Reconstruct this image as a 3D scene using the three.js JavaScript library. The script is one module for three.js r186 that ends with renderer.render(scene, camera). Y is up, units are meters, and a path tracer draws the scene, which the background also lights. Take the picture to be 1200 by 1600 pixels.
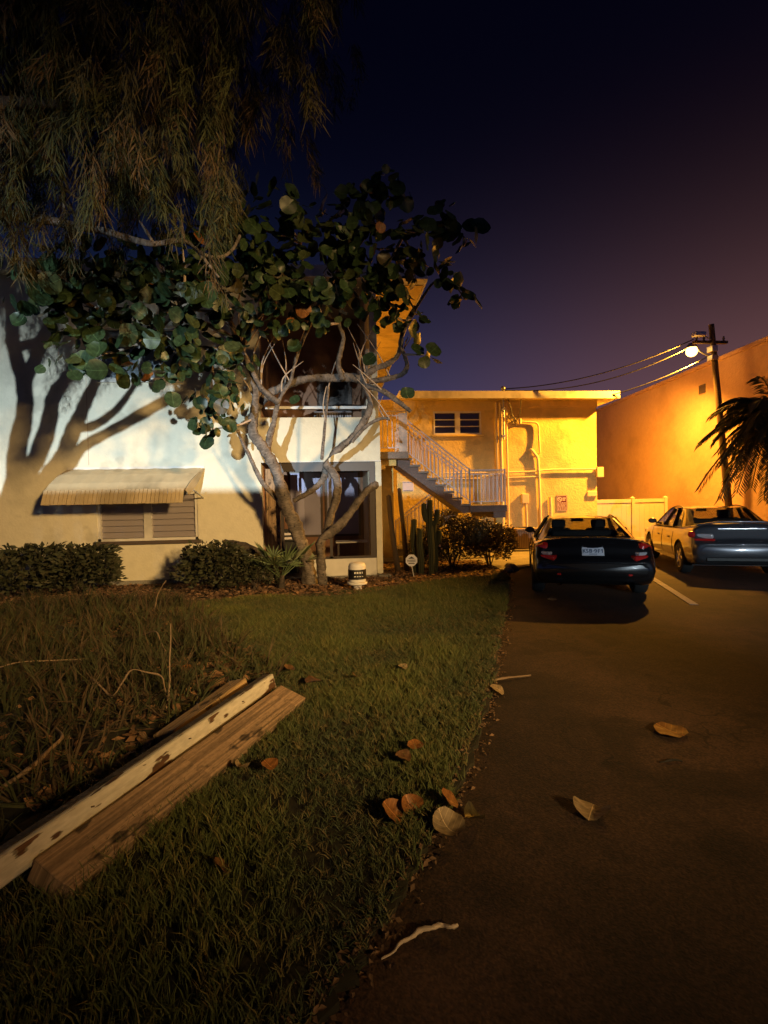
import * as THREE from 'three';
import { mergeGeometries, toCreasedNormals, mergeVertices } from 'three/addons/utils/BufferGeometryUtils.js';
import { RoundedBoxGeometry } from 'three/addons/geometries/RoundedBoxGeometry.js';
import { Brush, Evaluator, SUBTRACTION } from 'three-bvh-csg';

// ---------------------------------------------------------------- camera, sky, lights
const scene = new THREE.Scene();
const camera = new THREE.PerspectiveCamera(90, 0.75, 0.05, 400);
camera.rotation.order = 'YXZ';
camera.position.set(0, 1.6, 0);
camera.rotation.set(THREE.MathUtils.degToRad(-1.29), THREE.MathUtils.degToRad(-5.57), -0.02);
scene.add(camera);
const renderer = new THREE.WebGLRenderer({ antialias: true });
renderer.toneMapping = THREE.LinearToneMapping;
renderer.toneMappingExposure = 1;
renderer.shadowMap.enabled = true;

{ // night sky: navy overhead, paler and a little warmer with town glow towards the horizon
  const w = 512, h = 256, d = new Float32Array(w * h * 4);
  for (let j = 0; j < h; j++) for (let i = 0; i < w; i++) {
    const el = Math.max(0, ((j + 0.5) / h - 0.5) * 180), az = ((i + 0.5) / w - 0.5) * 2 * Math.PI;   // az: atan2(z, x)
    const w5 = Math.pow(Math.max(0, Math.cos(az + 0.69)), 5);                                           // town centre to the right of the view
    const g = Math.exp(-Math.pow(el / 17.1, 2)), k = (j * w + i) * 4;
    d[k] = 0.0007 + g * 0.084 * (0.3 + 2.0 * w5);
    d[k + 1] = 0.0008 + g * 0.069 * (0.7 + 0.55 * w5);
    d[k + 2] = 0.0045 + g * 0.14 * (1.08 - 0.5 * w5);
    d[k + 3] = 1;
  }
  const t = new THREE.DataTexture(d, w, h, THREE.RGBAFormat, THREE.FloatType);
  t.mapping = THREE.EquirectangularReflectionMapping; t.magFilter = THREE.LinearFilter; t.needsUpdate = true;
  scene.background = t; scene.environment = t;
}
const moon = new THREE.DirectionalLight(0xbfcfff, 0.012);
moon.position.set(-30, 50, 40); moon.castShadow = true;
Object.assign(moon.shadow.camera, { left: -25, right: 25, top: 25, bottom: -25, far: 200 });
scene.add(moon);
const SODIUM = new THREE.Color().setRGB(1.0, 0.60, 0.21);
const SODIUM_DEEP = new THREE.Color().setRGB(1.0, 0.40, 0.035);
const LED = new THREE.Color().setRGB(0.80, 0.96, 1.04);
function spotLight(color, cd, pos, target, angle, penumbra, size) {
  const s = new THREE.SpotLight(color, cd, 0, angle, penumbra, 2);
  s.position.set(...pos); s.target.position.set(...target);
  s.castShadow = true; s.shadow.radius = size / 0.02; s.shadow.mapSize.set(2048, 2048);
  scene.add(s, s.target); return s;
}

// ---------------------------------------------------------------- helpers
let seed = 20251;
const rnd = () => { seed |= 0; seed = seed + 0x6D2B79F5 | 0; let t = Math.imul(seed ^ seed >>> 15, 1 | seed); t = t + Math.imul(t ^ t >>> 7, 61 | t) ^ t; return ((t ^ t >>> 14) >>> 0) / 4294967296; };
const R = (a, b) => a + (b - a) * rnd();
const V = (x, y, z) => new THREE.Vector3(x, y, z);
const names = {};
function numbered(n) { const k = names[n] || 0; names[n] = k + 1; return k ? `${n}_${String(k).padStart(3, '0')}` : n; }
function shade(o) { o.traverse(m => { if (m.isMesh) { m.castShadow = true; m.receiveShadow = true; } }); return o; }
function thing(name, label, category, pos = [0, 0, 0], turn = 0, group) {
  const o = new THREE.Group(); o.name = numbered(name); o.position.set(...pos); o.rotation.y = turn;
  o.userData = { label, category }; if (group) o.userData.group = group;
  scene.add(o); return o;
}
function merged(g) { if (!Array.isArray(g)) return g; if (g.length === 1) return g[0]; const ni = g.map(x => { const y = x.index ? x.toNonIndexed() : x; for (const a of Object.keys(y.attributes)) if (!['position', 'normal', 'uv'].includes(a)) y.deleteAttribute(a); return y; }); return mergeGeometries(ni); }
function part(parent, name, geo, mat, label) {
  const m = new THREE.Mesh(merged(geo), mat); m.name = name; if (label) m.userData.label = label;
  m.castShadow = m.receiveShadow = true; parent.add(m); return m;
}
function solo(name, geo, mat, label, category, pos, group) { const m = part(scene, numbered(name), geo, mat); m.userData = { label, category }; if (group) m.userData.group = group; if (pos) m.position.set(...pos); return m; }
function struct(name, geo, mat) { const m = part(scene, name, geo, mat); m.userData.kind = 'structure'; return m; }
// uv in metres from the dominant direction of each face
function uvm(g, s = 1) {
  if (g.index) g = g.toNonIndexed();
  const p = g.attributes.position, uv = new Float32Array(p.count * 2), a = V(), b = V(), c = V();
  for (let i = 0; i < p.count; i += 3) {
    a.fromBufferAttribute(p, i); b.fromBufferAttribute(p, i + 1); c.fromBufferAttribute(p, i + 2);
    const n = b.clone().sub(a).cross(c.clone().sub(a)), x = Math.abs(n.x), y = Math.abs(n.y), z = Math.abs(n.z);
    [a, b, c].forEach((q, k) => { const u = x > y && x > z ? [q.z, q.y] : y > z ? [q.x, q.z] : [q.x, q.y]; uv[(i + k) * 2] = u[0] * s; uv[(i + k) * 2 + 1] = u[1] * s; });
  }
  g.setAttribute('uv', new THREE.BufferAttribute(uv, 2)); return g;
}
// box from min corner to max corner, edges eased by r
function bx(x0, y0, z0, x1, y1, z1, r = 0) {
  const w = x1 - x0, h = y1 - y0, d = z1 - z0;
  const g = r ? new RoundedBoxGeometry(w, h, d, 1, Math.min(r, w / 2.1, h / 2.1, d / 2.1)) : new THREE.BoxGeometry(w, h, d);
  g.translate((x0 + x1) / 2, (y0 + y1) / 2, (z0 + z1) / 2); return uvm(g);
}
// straight round bar between two points
function rod(a, b, r, r2 = r, seg = 8) {
  const A = V(...a), B = V(...b), d = B.clone().sub(A), l = d.length();
  const g = new THREE.CylinderGeometry(r2, r, l, seg, 1);
  g.applyQuaternion(new THREE.Quaternion().setFromUnitVectors(V(0, 1, 0), d.normalize()));
  g.translate((A.x + B.x) / 2, (A.y + B.y) / 2, (A.z + B.z) / 2); return g;
}
// square bar between two points
function bar(a, b, w, h) {
  const A = V(...a), B = V(...b), d = B.clone().sub(A), l = d.length();
  const g = new THREE.BoxGeometry(w, h, l), m = new THREE.Matrix4().lookAt(A, B, V(0, 1, 0));
  g.applyMatrix4(m); g.translate((A.x + B.x) / 2, (A.y + B.y) / 2, (A.z + B.z) / 2); return uvm(g);
}
function tube(pts, r, seg = 6, n) { return new THREE.TubeGeometry(new THREE.CatmullRomCurve3(pts.map(p => V(...p)), false, 'centripetal'), n || pts.length * 4, r, seg); }
// wall of thickness t in the xy plane at z (front face), with rectangular holes [x0,y0,x1,y1]
function wallWithHoles(x0, y0, x1, y1, zFront, t, holes = []) {
  const s = new THREE.Shape([new THREE.Vector2(x0, y0), new THREE.Vector2(x1, y0), new THREE.Vector2(x1, y1), new THREE.Vector2(x0, y1)]);
  for (const [a, b, c, d] of holes) s.holes.push(new THREE.Path([new THREE.Vector2(a, b), new THREE.Vector2(a, d), new THREE.Vector2(c, d), new THREE.Vector2(c, b)]));
  const g = new THREE.ExtrudeGeometry(s, { depth: t, bevelEnabled: false }); g.translate(0, 0, zFront - t); return uvm(g);
}
// knotty tapering limb through [x,y,z,r] points
function limb(pts, opt = {}) {
  const { radial = 9, per = 4, knot = 0.12, sd = 1, ribs = 0 } = opt;
  const c = new THREE.CatmullRomCurve3(pts.map(p => V(p[0], p[1], p[2])), false, 'centripetal');
  const n = (pts.length - 1) * per, pos = [], uv = [], idx = [];
  const fr = c.computeFrenetFrames(n, false); let len = 0, prev = c.getPoint(0);
  for (let i = 0; i <= n; i++) {
    const t = i / n, f = t * (pts.length - 1), k = Math.min(pts.length - 2, Math.floor(f)), P = c.getPoint(t);
    let r = pts[k][3] + (pts[k + 1][3] - pts[k][3]) * (f - k);
    r *= 1 + knot * 0.8 * Math.sin(f * 2.3 + sd * 1.7) * Math.sin(f * 1.1 + sd);
    len += P.distanceTo(prev); prev = P;
    for (let j = 0; j <= radial; j++) {
      const a = j / radial * Math.PI * 2, q = j % radial;
      const rr = r * (1 + (ribs ? 0.16 * Math.cos(a * ribs) : 0) + knot * Math.sin(a * 3 + f * 1.3 + sd) + knot * 0.7 * Math.sin(q * 12.9 + i * 4.1 + sd * 3));
      const N = fr.normals[i], B = fr.binormals[i];
      pos.push(P.x + rr * (Math.cos(a) * N.x + Math.sin(a) * B.x), P.y + rr * (Math.cos(a) * N.y + Math.sin(a) * B.y), P.z + rr * (Math.cos(a) * N.z + Math.sin(a) * B.z));
      uv.push(j / radial * Math.max(0.12, r * 6), len);
    }
    if (i) for (let j = 0; j < radial; j++) { const a = (i - 1) * (radial + 1) + j, b = a + radial + 1; idx.push(a, a + 1, b, a + 1, b + 1, b); }
  }
  for (const [i, flip] of [[0, 1], [n, 0]]) {          // rounded ends
    const P = c.getPoint(i / n), T = c.getTangent(i / n), r = pts[i ? pts.length - 1 : 0][3], q = pos.length / 3;
    P.addScaledVector(T, (flip ? -1 : 1) * r * 0.5); pos.push(P.x, P.y, P.z); uv.push(0, 0);
    for (let j = 0; j < radial; j++) { const a = i * (radial + 1) + j; flip ? idx.push(q, a + 1, a) : idx.push(q, a, a + 1); }
  }
  const g = new THREE.BufferGeometry(); g.setAttribute('position', new THREE.Float32BufferAttribute(pos, 3)); g.setAttribute('uv', new THREE.Float32BufferAttribute(uv, 2)); g.setIndex(idx); g.computeVertexNormals(); return g;
}

// ---------------------------------------------------------------- procedural textures
function lattice(n, s) { const a = new Float32Array(n * n); let q = s * 7919 + 13; for (let i = 0; i < a.length; i++) { q = Math.imul(q ^ q >>> 15, 2246822519) + 3266489917 | 0; a[i] = ((q ^ q >>> 13) >>> 0) / 4294967296; } return a; }
const lats = {};
function vn(x, y, n, s) {                                // tiling value noise on an n by n lattice, x,y in 0..1
  const L = lats[n + '_' + s] || (lats[n + '_' + s] = lattice(n, s));
  x *= n; y *= n; const i = Math.floor(x), j = Math.floor(y), f = x - i, g = y - j, u = f * f * (3 - 2 * f), v = g * g * (3 - 2 * g);
  const at = (a, b) => L[((b % n + n) % n) * n + (a % n + n) % n];
  return (at(i, j) * (1 - u) + at(i + 1, j) * u) * (1 - v) + (at(i, j + 1) * (1 - u) + at(i + 1, j + 1) * u) * v;
}
const fb = (x, y, n, o, s) => { let v = 0, a = 1, t = 0; for (let k = 0; k < o; k++) { v += a * vn(x, y, n << k, s + k); t += a; a *= 0.55; } return v / t; };
function tex(w, h, fn, metres = 1, srgb = true) {
  const d = new Uint8Array(w * h * 4);
  for (let j = 0; j < h; j++) for (let i = 0; i < w; i++) { const c = fn(i / w, j / h), k = (j * w + i) * 4; if (c.length) { d[k] = 255 * c[0]; d[k + 1] = 255 * c[1]; d[k + 2] = 255 * c[2]; } else d[k] = d[k + 1] = d[k + 2] = Math.max(0, Math.min(255, 255 * c)); d[k + 3] = 255; }
  const t = new THREE.DataTexture(d, w, h, THREE.RGBAFormat); t.wrapS = t.wrapT = THREE.RepeatWrapping; t.magFilter = THREE.LinearFilter; t.minFilter = THREE.LinearMipmapLinearFilter; t.generateMipmaps = true;
  if (srgb) t.colorSpace = THREE.SRGBColorSpace; t.repeat.set(1 / (metres.length ? metres[0] : metres), 1 / (metres.length ? metres[1] : metres)); t.needsUpdate = true; return t;
}
const cl = (x, a = 0, b = 1) => Math.max(a, Math.min(b, x)), ss = (a, b, x) => { x = cl((x - a) / (b - a)); return x * x * (3 - 2 * x); };
const T = {};
T.stuccoBump = tex(512, 512, (x, y) => 0.55 * fb(x, y, 48, 3, 3) + 0.45 * fb(x, y, 6, 3, 9), 1.6, false);
T.stain = tex(512, 512, (x, y) => { const a = fb(x, y, 5, 5, 21), st = fb(x, y * 0.25, 40, 2, 31), m = ss(0.52, 0.72, a); return cl(0.98 - 0.14 * m * (0.5 + st) - 0.07 * fb(x, y, 40, 3, 5) - 0.12 * ss(0.66, 0.8, fb(x + 0.3, y, 9, 4, 40))); }, 4.3);
T.stainMid = tex(512, 512, (x, y) => { const a = fb(x, y, 5, 5, 21); return cl(0.98 - 0.1 * ss(0.5, 0.75, a) - 0.06 * fb(x, y, 40, 3, 5) - 0.08 * ss(0.68, 0.8, fb(x + 0.3, y, 9, 4, 40))); }, 4.3);
T.stainSoft = tex(256, 256, (x, y) => cl(0.97 - 0.07 * ss(0.45, 0.75, fb(x, y, 4, 4, 121)) - 0.05 * fb(x, y, 60, 2, 125)), 5.1);
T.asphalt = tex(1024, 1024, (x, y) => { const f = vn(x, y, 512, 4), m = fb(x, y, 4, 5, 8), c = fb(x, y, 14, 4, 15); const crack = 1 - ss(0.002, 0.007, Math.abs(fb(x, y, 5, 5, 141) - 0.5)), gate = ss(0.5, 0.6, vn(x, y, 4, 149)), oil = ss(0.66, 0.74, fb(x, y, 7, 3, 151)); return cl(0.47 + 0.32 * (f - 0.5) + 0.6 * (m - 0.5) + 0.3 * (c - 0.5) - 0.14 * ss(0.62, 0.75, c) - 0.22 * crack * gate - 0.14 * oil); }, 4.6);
T.asphaltBump = tex(512, 512, (x, y) => 0.7 * vn(x, y, 256, 4) + 0.3 * fb(x, y, 20, 3, 8), 1.35, false);
T.soil = tex(512, 512, (x, y) => cl(0.35 + 0.5 * fb(x, y, 20, 4, 50)), 1.1);
T.wood = tex(512, 512, (x, y) => { const g = fb(x, y * 0.06 + 0.02 * fb(x, y, 4, 2, 62), 40, 3, 61); return cl(0.45 + 0.5 * g - 0.35 * ss(0.63, 0.75, fb(x, y, 6, 4, 64)) + 0.15 * (fb(x, y, 50, 2, 66) - 0.5)); }, [0.5, 1.0]);
T.woodBump = tex(512, 512, (x, y) => fb(x, y * 0.06, 60, 3, 61), [0.5, 1.0], false);
T.peel = tex(512, 1024, (x, y) => {                       // white paint flaking off a brown board
  const p = fb(x, y, 5, 5, 71) * 0.55 + fb(x, y * 0.5, 12, 4, 75) * 0.45, bare = ss(0.607, 0.617, p), edge = ss(0.585, 0.607, p) * (1 - bare), g = fb(x, y * 0.08, 50, 3, 61), dirt = fb(x, y, 24, 3, 79);
  const w = 0.86 - 0.16 * dirt - 0.3 * edge, b = 0.2 + 0.25 * g;
  return [w * (1 - bare) + b * bare, (w - 0.02) * (1 - bare) + b * 0.68 * bare, (w - 0.08) * (1 - bare) + b * 0.42 * bare];
}, [0.45, 1.3]);
T.bark = tex(256, 512, (x, y) => cl(0.5 + 0.45 * (fb(x, y, 6, 4, 81) - 0.4) + 0.3 * (fb(x, y * 3, 10, 3, 84) - 0.5) - 0.3 * ss(0.64, 0.72, fb(x, y, 5, 4, 88))), [0.5, 0.6]);
T.barkBump = tex(256, 512, (x, y) => fb(x, y * 2, 9, 4, 84), [0.5, 0.6], false);
T.leaf = tex(128, 128, (x, y) => { const u = x - 0.5, v = y, rib = Math.abs(u) < 0.014 ? 0.3 : 0, vein = Math.abs(((v * 5 + Math.abs(u) * 3.2) % 1) - 0.5) < 0.045 ? 0.15 : 0; return cl(0.6 + 0.25 * (fb(x, y, 6, 3, 91) - 0.5) + rib + vein); });
T.leaf.repeat.set(1, 1);
T.concrete = tex(512, 512, (x, y) => cl(0.78 + 0.3 * (fb(x, y, 6, 5, 95) - 0.5) + 0.2 * (vn(x, y, 200, 97) - 0.5)), 2.1);

const rgb = (r, g, b) => new THREE.Color().setRGB(r, g, b);
const mat = (color, rough = 0.8, o = {}) => new THREE.MeshStandardMaterial({ color, roughness: rough, ...o });
const phys = (color, rough, o = {}) => new THREE.MeshPhysicalMaterial({ color, roughness: rough, ...o });
const M = {
  cream: mat(rgb(0.80, 0.76, 0.60), 0.9, { map: T.stainMid, bumpMap: T.stuccoBump, bumpScale: 0.006 }),
  yellow: mat(rgb(0.80, 0.62, 0.22), 0.9, { map: T.stainMid, bumpMap: T.stuccoBump, bumpScale: 0.012 }),
  peach: mat(rgb(0.64, 0.42, 0.30), 0.92, { map: T.stainSoft, bumpMap: T.stuccoBump, bumpScale: 0.012 }),
  trim: mat(rgb(0.78, 0.76, 0.70), 0.6, { map: T.stain }),
  brownWall: mat(rgb(0.42, 0.23, 0.14), 0.85, { map: T.stain }),
  darkFrame: mat(rgb(0.045, 0.033, 0.028), 0.5),
  bronze: mat(rgb(0.10, 0.075, 0.06), 0.45),
  concrete: mat(rgb(0.42, 0.40, 0.36), 0.9, { map: T.concrete }),
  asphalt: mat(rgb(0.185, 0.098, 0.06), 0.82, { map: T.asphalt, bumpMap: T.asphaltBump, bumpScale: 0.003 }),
  soil: mat(rgb(0.11, 0.075, 0.045), 1, { map: T.soil }),
  lawnSoil: mat(rgb(0.06, 0.055, 0.025), 1, { map: T.soil }),
  paintLine: mat(rgb(0.72, 0.70, 0.64), 0.8, { map: T.concrete }),
  awning: mat(rgb(0.62, 0.50, 0.30), 0.75, { map: T.stain }),
  glass: phys(rgb(0.75, 0.8, 0.82), 0.03, { transmission: 1, thickness: 0, ior: 1.5 }),
  tint: phys(rgb(0.55, 0.55, 0.53), 0.04, { transmission: 1, thickness: 0, ior: 1.5 }),
  screen: phys(rgb(0.88, 0.87, 0.86), 0.1, { transmission: 1, thickness: 0, ior: 1.08 }),
  darkGlass: phys(rgb(0.03, 0.022, 0.02), 0.3, { clearcoat: 0.5 }),
  slat: mat(rgb(0.30, 0.27, 0.28), 0.35),
  shadeCloth: mat(rgb(0.66, 0.63, 0.66), 0.9),
  curtain: mat(rgb(0.50, 0.50, 0.70), 0.9),
  stair: mat(rgb(0.30, 0.25, 0.23), 0.9, { map: T.concrete }),
  white: mat(rgb(0.78, 0.77, 0.74), 0.5),
  railing: mat(rgb(0.60, 0.60, 0.66), 0.45, { metalness: 0.2 }),
  vinyl: mat(rgb(0.50, 0.45, 0.38), 0.45),
  galv: mat(rgb(0.45, 0.45, 0.45), 0.45, { metalness: 0.7 }),
  pipeYellow: mat(rgb(0.72, 0.58, 0.30), 0.6),
  black: mat(rgb(0.012, 0.012, 0.012), 0.5),
  rubber: mat(rgb(0.018, 0.018, 0.018), 0.85),
  wood: mat(rgb(0.62, 0.42, 0.25), 0.85, { map: T.wood, bumpMap: T.woodBump, bumpScale: 0.004 }),
  woodPale: mat(rgb(0.74, 0.50, 0.24), 0.85, { map: T.wood, bumpMap: T.woodBump, bumpScale: 0.004 }),
  peel: mat(rgb(0.9, 0.9, 0.9), 0.75, { map: T.peel, bumpMap: T.woodBump, bumpScale: 0.002 }),
  poleWood: mat(rgb(0.22, 0.14, 0.085), 0.9, { map: T.wood }),
  bark: mat(rgb(0.50, 0.42, 0.36), 0.9, { map: T.bark, bumpMap: T.barkBump, bumpScale: 0.012 }),
  barkDark: mat(rgb(0.20, 0.155, 0.12), 0.95, { map: T.bark, bumpMap: T.barkBump, bumpScale: 0.012 }),
  twig: mat(rgb(0.42, 0.34, 0.27), 0.9),
};
const GRAPE_LIMBS = [
  [[-0.46,-0.11,-9.75,0.170],[-0.49,0.29,-9.68,0.163],[-0.57,0.65,-9.61,0.155],[-0.67,0.97,-9.55,0.148],[-0.74,1.25,-9.48,0.141],[-0.84,1.52,-9.41,0.133],[-0.93,1.86,-9.34,0.126],[-1.02,2.17,-9.28,0.119],[-1.15,2.44,-9.21,0.111],[-1.25,2.63,-9.14,0.104],[-1.35,2.80,-9.07,0.096],[-1.34,3.05,-9.01,0.089],[-1.30,3.33,-8.94,0.082],[-1.28,3.55,-8.87,0.074],[-1.34,3.81,-8.80,0.067],[-1.48,4.15,-8.74,0.060],[-1.62,4.56,-8.67,0.052],[-1.80,4.89,-8.60,0.045]],
  [[-0.21,-0.09,-9.60,0.100],[-0.25,0.30,-9.56,0.096],[-0.26,0.62,-9.51,0.092],[-0.26,0.87,-9.47,0.088],[-0.11,1.01,-9.42,0.084],[0.11,1.18,-9.38,0.081],[0.31,1.40,-9.33,0.077],[0.47,1.63,-9.29,0.073],[0.61,1.80,-9.24,0.069],[0.78,1.91,-9.20,0.065]],
  [[-0.14,0.95,-9.60,0.085],[-0.07,1.32,-9.54,0.083],[0.03,1.62,-9.48,0.080],[0.07,1.91,-9.43,0.078],[0.00,2.13,-9.37,0.076],[-0.13,2.31,-9.31,0.073],[0.08,2.51,-9.25,0.071],[0.33,2.72,-9.19,0.068],[0.51,2.94,-9.14,0.066],[0.66,3.20,-9.08,0.064],[0.68,3.35,-9.02,0.061],[0.59,3.55,-8.96,0.059],[0.58,3.69,-8.91,0.057],[0.65,3.80,-8.85,0.054],[0.77,3.87,-8.79,0.052],[0.95,3.91,-8.73,0.049],[1.11,4.02,-8.67,0.047],[1.17,4.15,-8.62,0.045],[1.20,4.40,-8.56,0.042],[1.43,4.81,-8.50,0.040]],
  [[-0.74,1.63,-9.65,0.050],[-0.46,1.78,-9.60,0.053],[-0.26,1.94,-9.55,0.055],[-0.15,2.09,-9.50,0.057],[-0.12,2.30,-9.45,0.060]],
  [[0.67,3.66,-8.90,0.050],[1.02,3.71,-8.82,0.046],[1.23,3.77,-8.73,0.042],[1.29,3.87,-8.65,0.037],[1.23,4.04,-8.57,0.033],[1.14,4.21,-8.48,0.029],[1.31,4.56,-8.40,0.025]],
  [[0.62,3.59,-8.90,0.050],[0.88,3.48,-8.80,0.045],[1.15,3.26,-8.70,0.040],[1.32,3.10,-8.60,0.035]],
  [[-1.35,3.26,-9.30,0.070],[-1.09,3.52,-9.27,0.071],[-0.82,3.65,-9.24,0.071],[-0.55,3.76,-9.21,0.072],[-0.27,3.80,-9.18,0.073],[0.01,3.78,-9.14,0.073],[0.28,3.78,-9.11,0.074],[0.52,3.74,-9.08,0.074],[0.62,3.68,-9.05,0.075]],
  [[0.20,3.73,-9.00,0.050],[0.13,3.97,-8.90,0.046],[0.17,4.16,-8.80,0.042],[0.22,4.37,-8.70,0.038],[0.15,4.56,-8.60,0.034],[0.27,4.89,-8.50,0.030]],
  [[-1.16,2.45,-9.30,0.065],[-1.11,2.77,-9.23,0.059],[-1.02,3.01,-9.16,0.052],[-0.96,3.22,-9.09,0.046],[-0.86,3.45,-9.01,0.039],[-0.70,3.66,-8.94,0.033],[-0.64,3.86,-8.87,0.026],[-0.50,4.24,-8.80,0.020]],
  [[-0.92,3.33,-9.00,0.055],[-1.18,3.54,-8.84,0.050],[-1.33,3.86,-8.68,0.045],[-1.48,4.15,-8.52,0.040],[-1.67,4.30,-8.36,0.035],[-2.02,4.44,-8.20,0.030]],
  [[-1.65,2.88,-9.20,0.030],[-1.59,2.69,-9.27,0.033],[-1.48,2.45,-9.33,0.037],[-1.37,2.17,-9.40,0.040],[-1.25,1.93,-9.47,0.043],[-1.06,1.70,-9.53,0.047],[-0.88,1.46,-9.60,0.050]],
  [[0.34,2.65,-9.10,0.035],[0.57,2.89,-9.05,0.033],[0.75,3.00,-9.00,0.030],[0.91,3.04,-8.95,0.028],[1.00,3.01,-8.90,0.025]],
  [[-0.05,3.64,-9.20,0.025],[-0.12,3.02,-9.30,0.028],[-0.20,2.37,-9.40,0.030]],
  [[-1.35,3.83,-8.90,0.040],[-1.43,3.98,-8.65,0.037],[-1.88,4.06,-8.40,0.033],[-2.30,4.03,-8.15,0.030],[-2.68,4.14,-7.90,0.027],[-3.03,4.23,-7.65,0.023],[-3.34,4.40,-7.40,0.020]],
  [[-1.49,4.17,-8.80,0.040],[-1.20,4.59,-8.60,0.035],[-0.86,4.93,-8.40,0.030],[-0.73,5.25,-8.20,0.025],[-0.42,5.56,-8.00,0.020]],
  [[-0.50,4.24,-8.80,0.035],[-0.15,4.92,-8.60,0.032],[0.17,5.36,-8.40,0.029],[0.58,5.79,-8.20,0.026],[0.77,6.08,-8.00,0.023],[0.86,6.26,-7.80,0.020]],
  [[0.77,5.79,-8.00,0.025],[1.15,5.65,-7.90,0.022],[1.54,5.76,-7.80,0.019],[1.81,5.81,-7.70,0.015],[2.03,5.51,-7.60,0.012]],
  [[1.42,4.77,-8.40,0.025],[1.72,5.14,-8.27,0.021],[1.95,5.08,-8.13,0.016],[2.12,4.78,-8.00,0.012]],
  [[-2.49,4.04,-7.60,0.022],[-2.37,4.06,-7.50,0.020],[-2.12,4.25,-7.40,0.018],[-2.03,4.28,-7.30,0.016]],
  [[-0.42,-0.10,-9.70,0.100],[-0.65,-0.06,-9.55,0.065],[-0.92,-0.12,-9.40,0.030]],
  [[-0.29,-0.02,-9.60,0.090],[-0.06,-0.07,-9.45,0.060],[0.12,-0.13,-9.30,0.030]],
];
const BARE_LIMBS = [
  [[-4.02,4.49,-5.60,0.060],[-3.59,4.63,-5.68,0.056],[-3.27,4.65,-5.77,0.053],[-3.06,4.68,-5.85,0.049],[-2.78,4.66,-5.93,0.045],[-2.49,4.66,-6.02,0.042],[-2.25,4.62,-6.10,0.038],[-2.00,4.60,-6.18,0.034],[-1.68,4.69,-6.27,0.031],[-1.47,4.57,-6.35,0.027],[-1.30,4.59,-6.43,0.023],[-1.18,4.72,-6.52,0.020],[-1.09,4.94,-6.60,0.016]],
  [[-1.69,4.71,-6.30,0.022],[-1.71,4.90,-6.30,0.016],[-1.69,5.01,-6.30,0.010]],
  [[-2.00,4.61,-6.20,0.020],[-2.07,4.74,-6.15,0.015],[-2.12,4.82,-6.10,0.010]],
  [[-1.55,4.62,-6.35,0.024],[-1.44,4.48,-6.38,0.018],[-1.32,4.33,-6.40,0.012]],
  [[-3.45,5.49,-5.60,0.030],[-3.20,5.40,-5.68,0.026],[-3.00,5.17,-5.76,0.021],[-2.82,5.01,-5.84,0.017],[-2.70,4.94,-5.92,0.012],[-2.61,4.85,-6.00,0.008]],
  [[-2.80,4.99,-5.80,0.014],[-2.82,5.13,-5.80,0.010],[-2.83,5.30,-5.80,0.006]],
  [[-2.80,4.99,-5.80,0.020],[-2.78,4.80,-5.80,0.014],[-2.78,4.63,-5.80,0.008]],
];
const SHADE_LIMBS = [
  [[-6.02,1.80,-4.06,0.160],[-5.89,2.19,-4.00,0.150],[-5.83,2.78,-3.94,0.139],[-5.70,3.36,-4.03,0.129],[-5.69,3.76,-3.97,0.119],[-5.82,4.34,-4.06,0.109],[-5.83,4.92,-4.00,0.098],[-5.89,5.50,-3.94,0.088]],
  [[-5.69,3.76,-4.06,0.112],[-5.52,4.15,-4.00,0.104],[-5.42,4.44,-3.94,0.096],[-5.25,4.74,-4.03,0.088],[-4.98,5.13,-3.97,0.080]],
  [[-5.92,1.90,-3.96,0.159],[-5.72,2.33,-3.90,0.148],[-5.53,2.66,-3.84,0.137],[-5.33,3.22,-3.93,0.125],[-5.26,3.56,-3.87,0.114],[-5.11,3.81,-3.96,0.102],[-4.94,4.03,-3.90,0.091],[-4.62,4.45,-3.84,0.080]],
  [[-5.68,1.98,-4.16,0.161],[-5.39,2.33,-4.10,0.149],[-5.17,2.59,-4.04,0.138],[-5.02,2.97,-4.13,0.126],[-4.92,3.21,-4.07,0.115],[-4.82,3.46,-4.16,0.103],[-4.69,3.71,-4.10,0.092],[-4.44,4.16,-4.04,0.080]],
  [[-4.94,3.08,-4.16,0.072],[-4.70,3.12,-4.10,0.066],[-4.37,3.34,-4.04,0.060],[-4.20,3.54,-4.13,0.054],[-4.04,3.78,-4.07,0.048]],
  [[-5.64,1.88,-4.26,0.097],[-5.35,2.22,-4.20,0.095],[-5.08,2.49,-4.14,0.093],[-4.89,2.77,-4.23,0.091],[-4.74,2.87,-4.17,0.089],[-4.27,3.12,-4.26,0.087],[-3.78,3.39,-4.20,0.085],[-3.26,3.67,-4.14,0.083],[-2.78,3.88,-4.23,0.081]],
];
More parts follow.
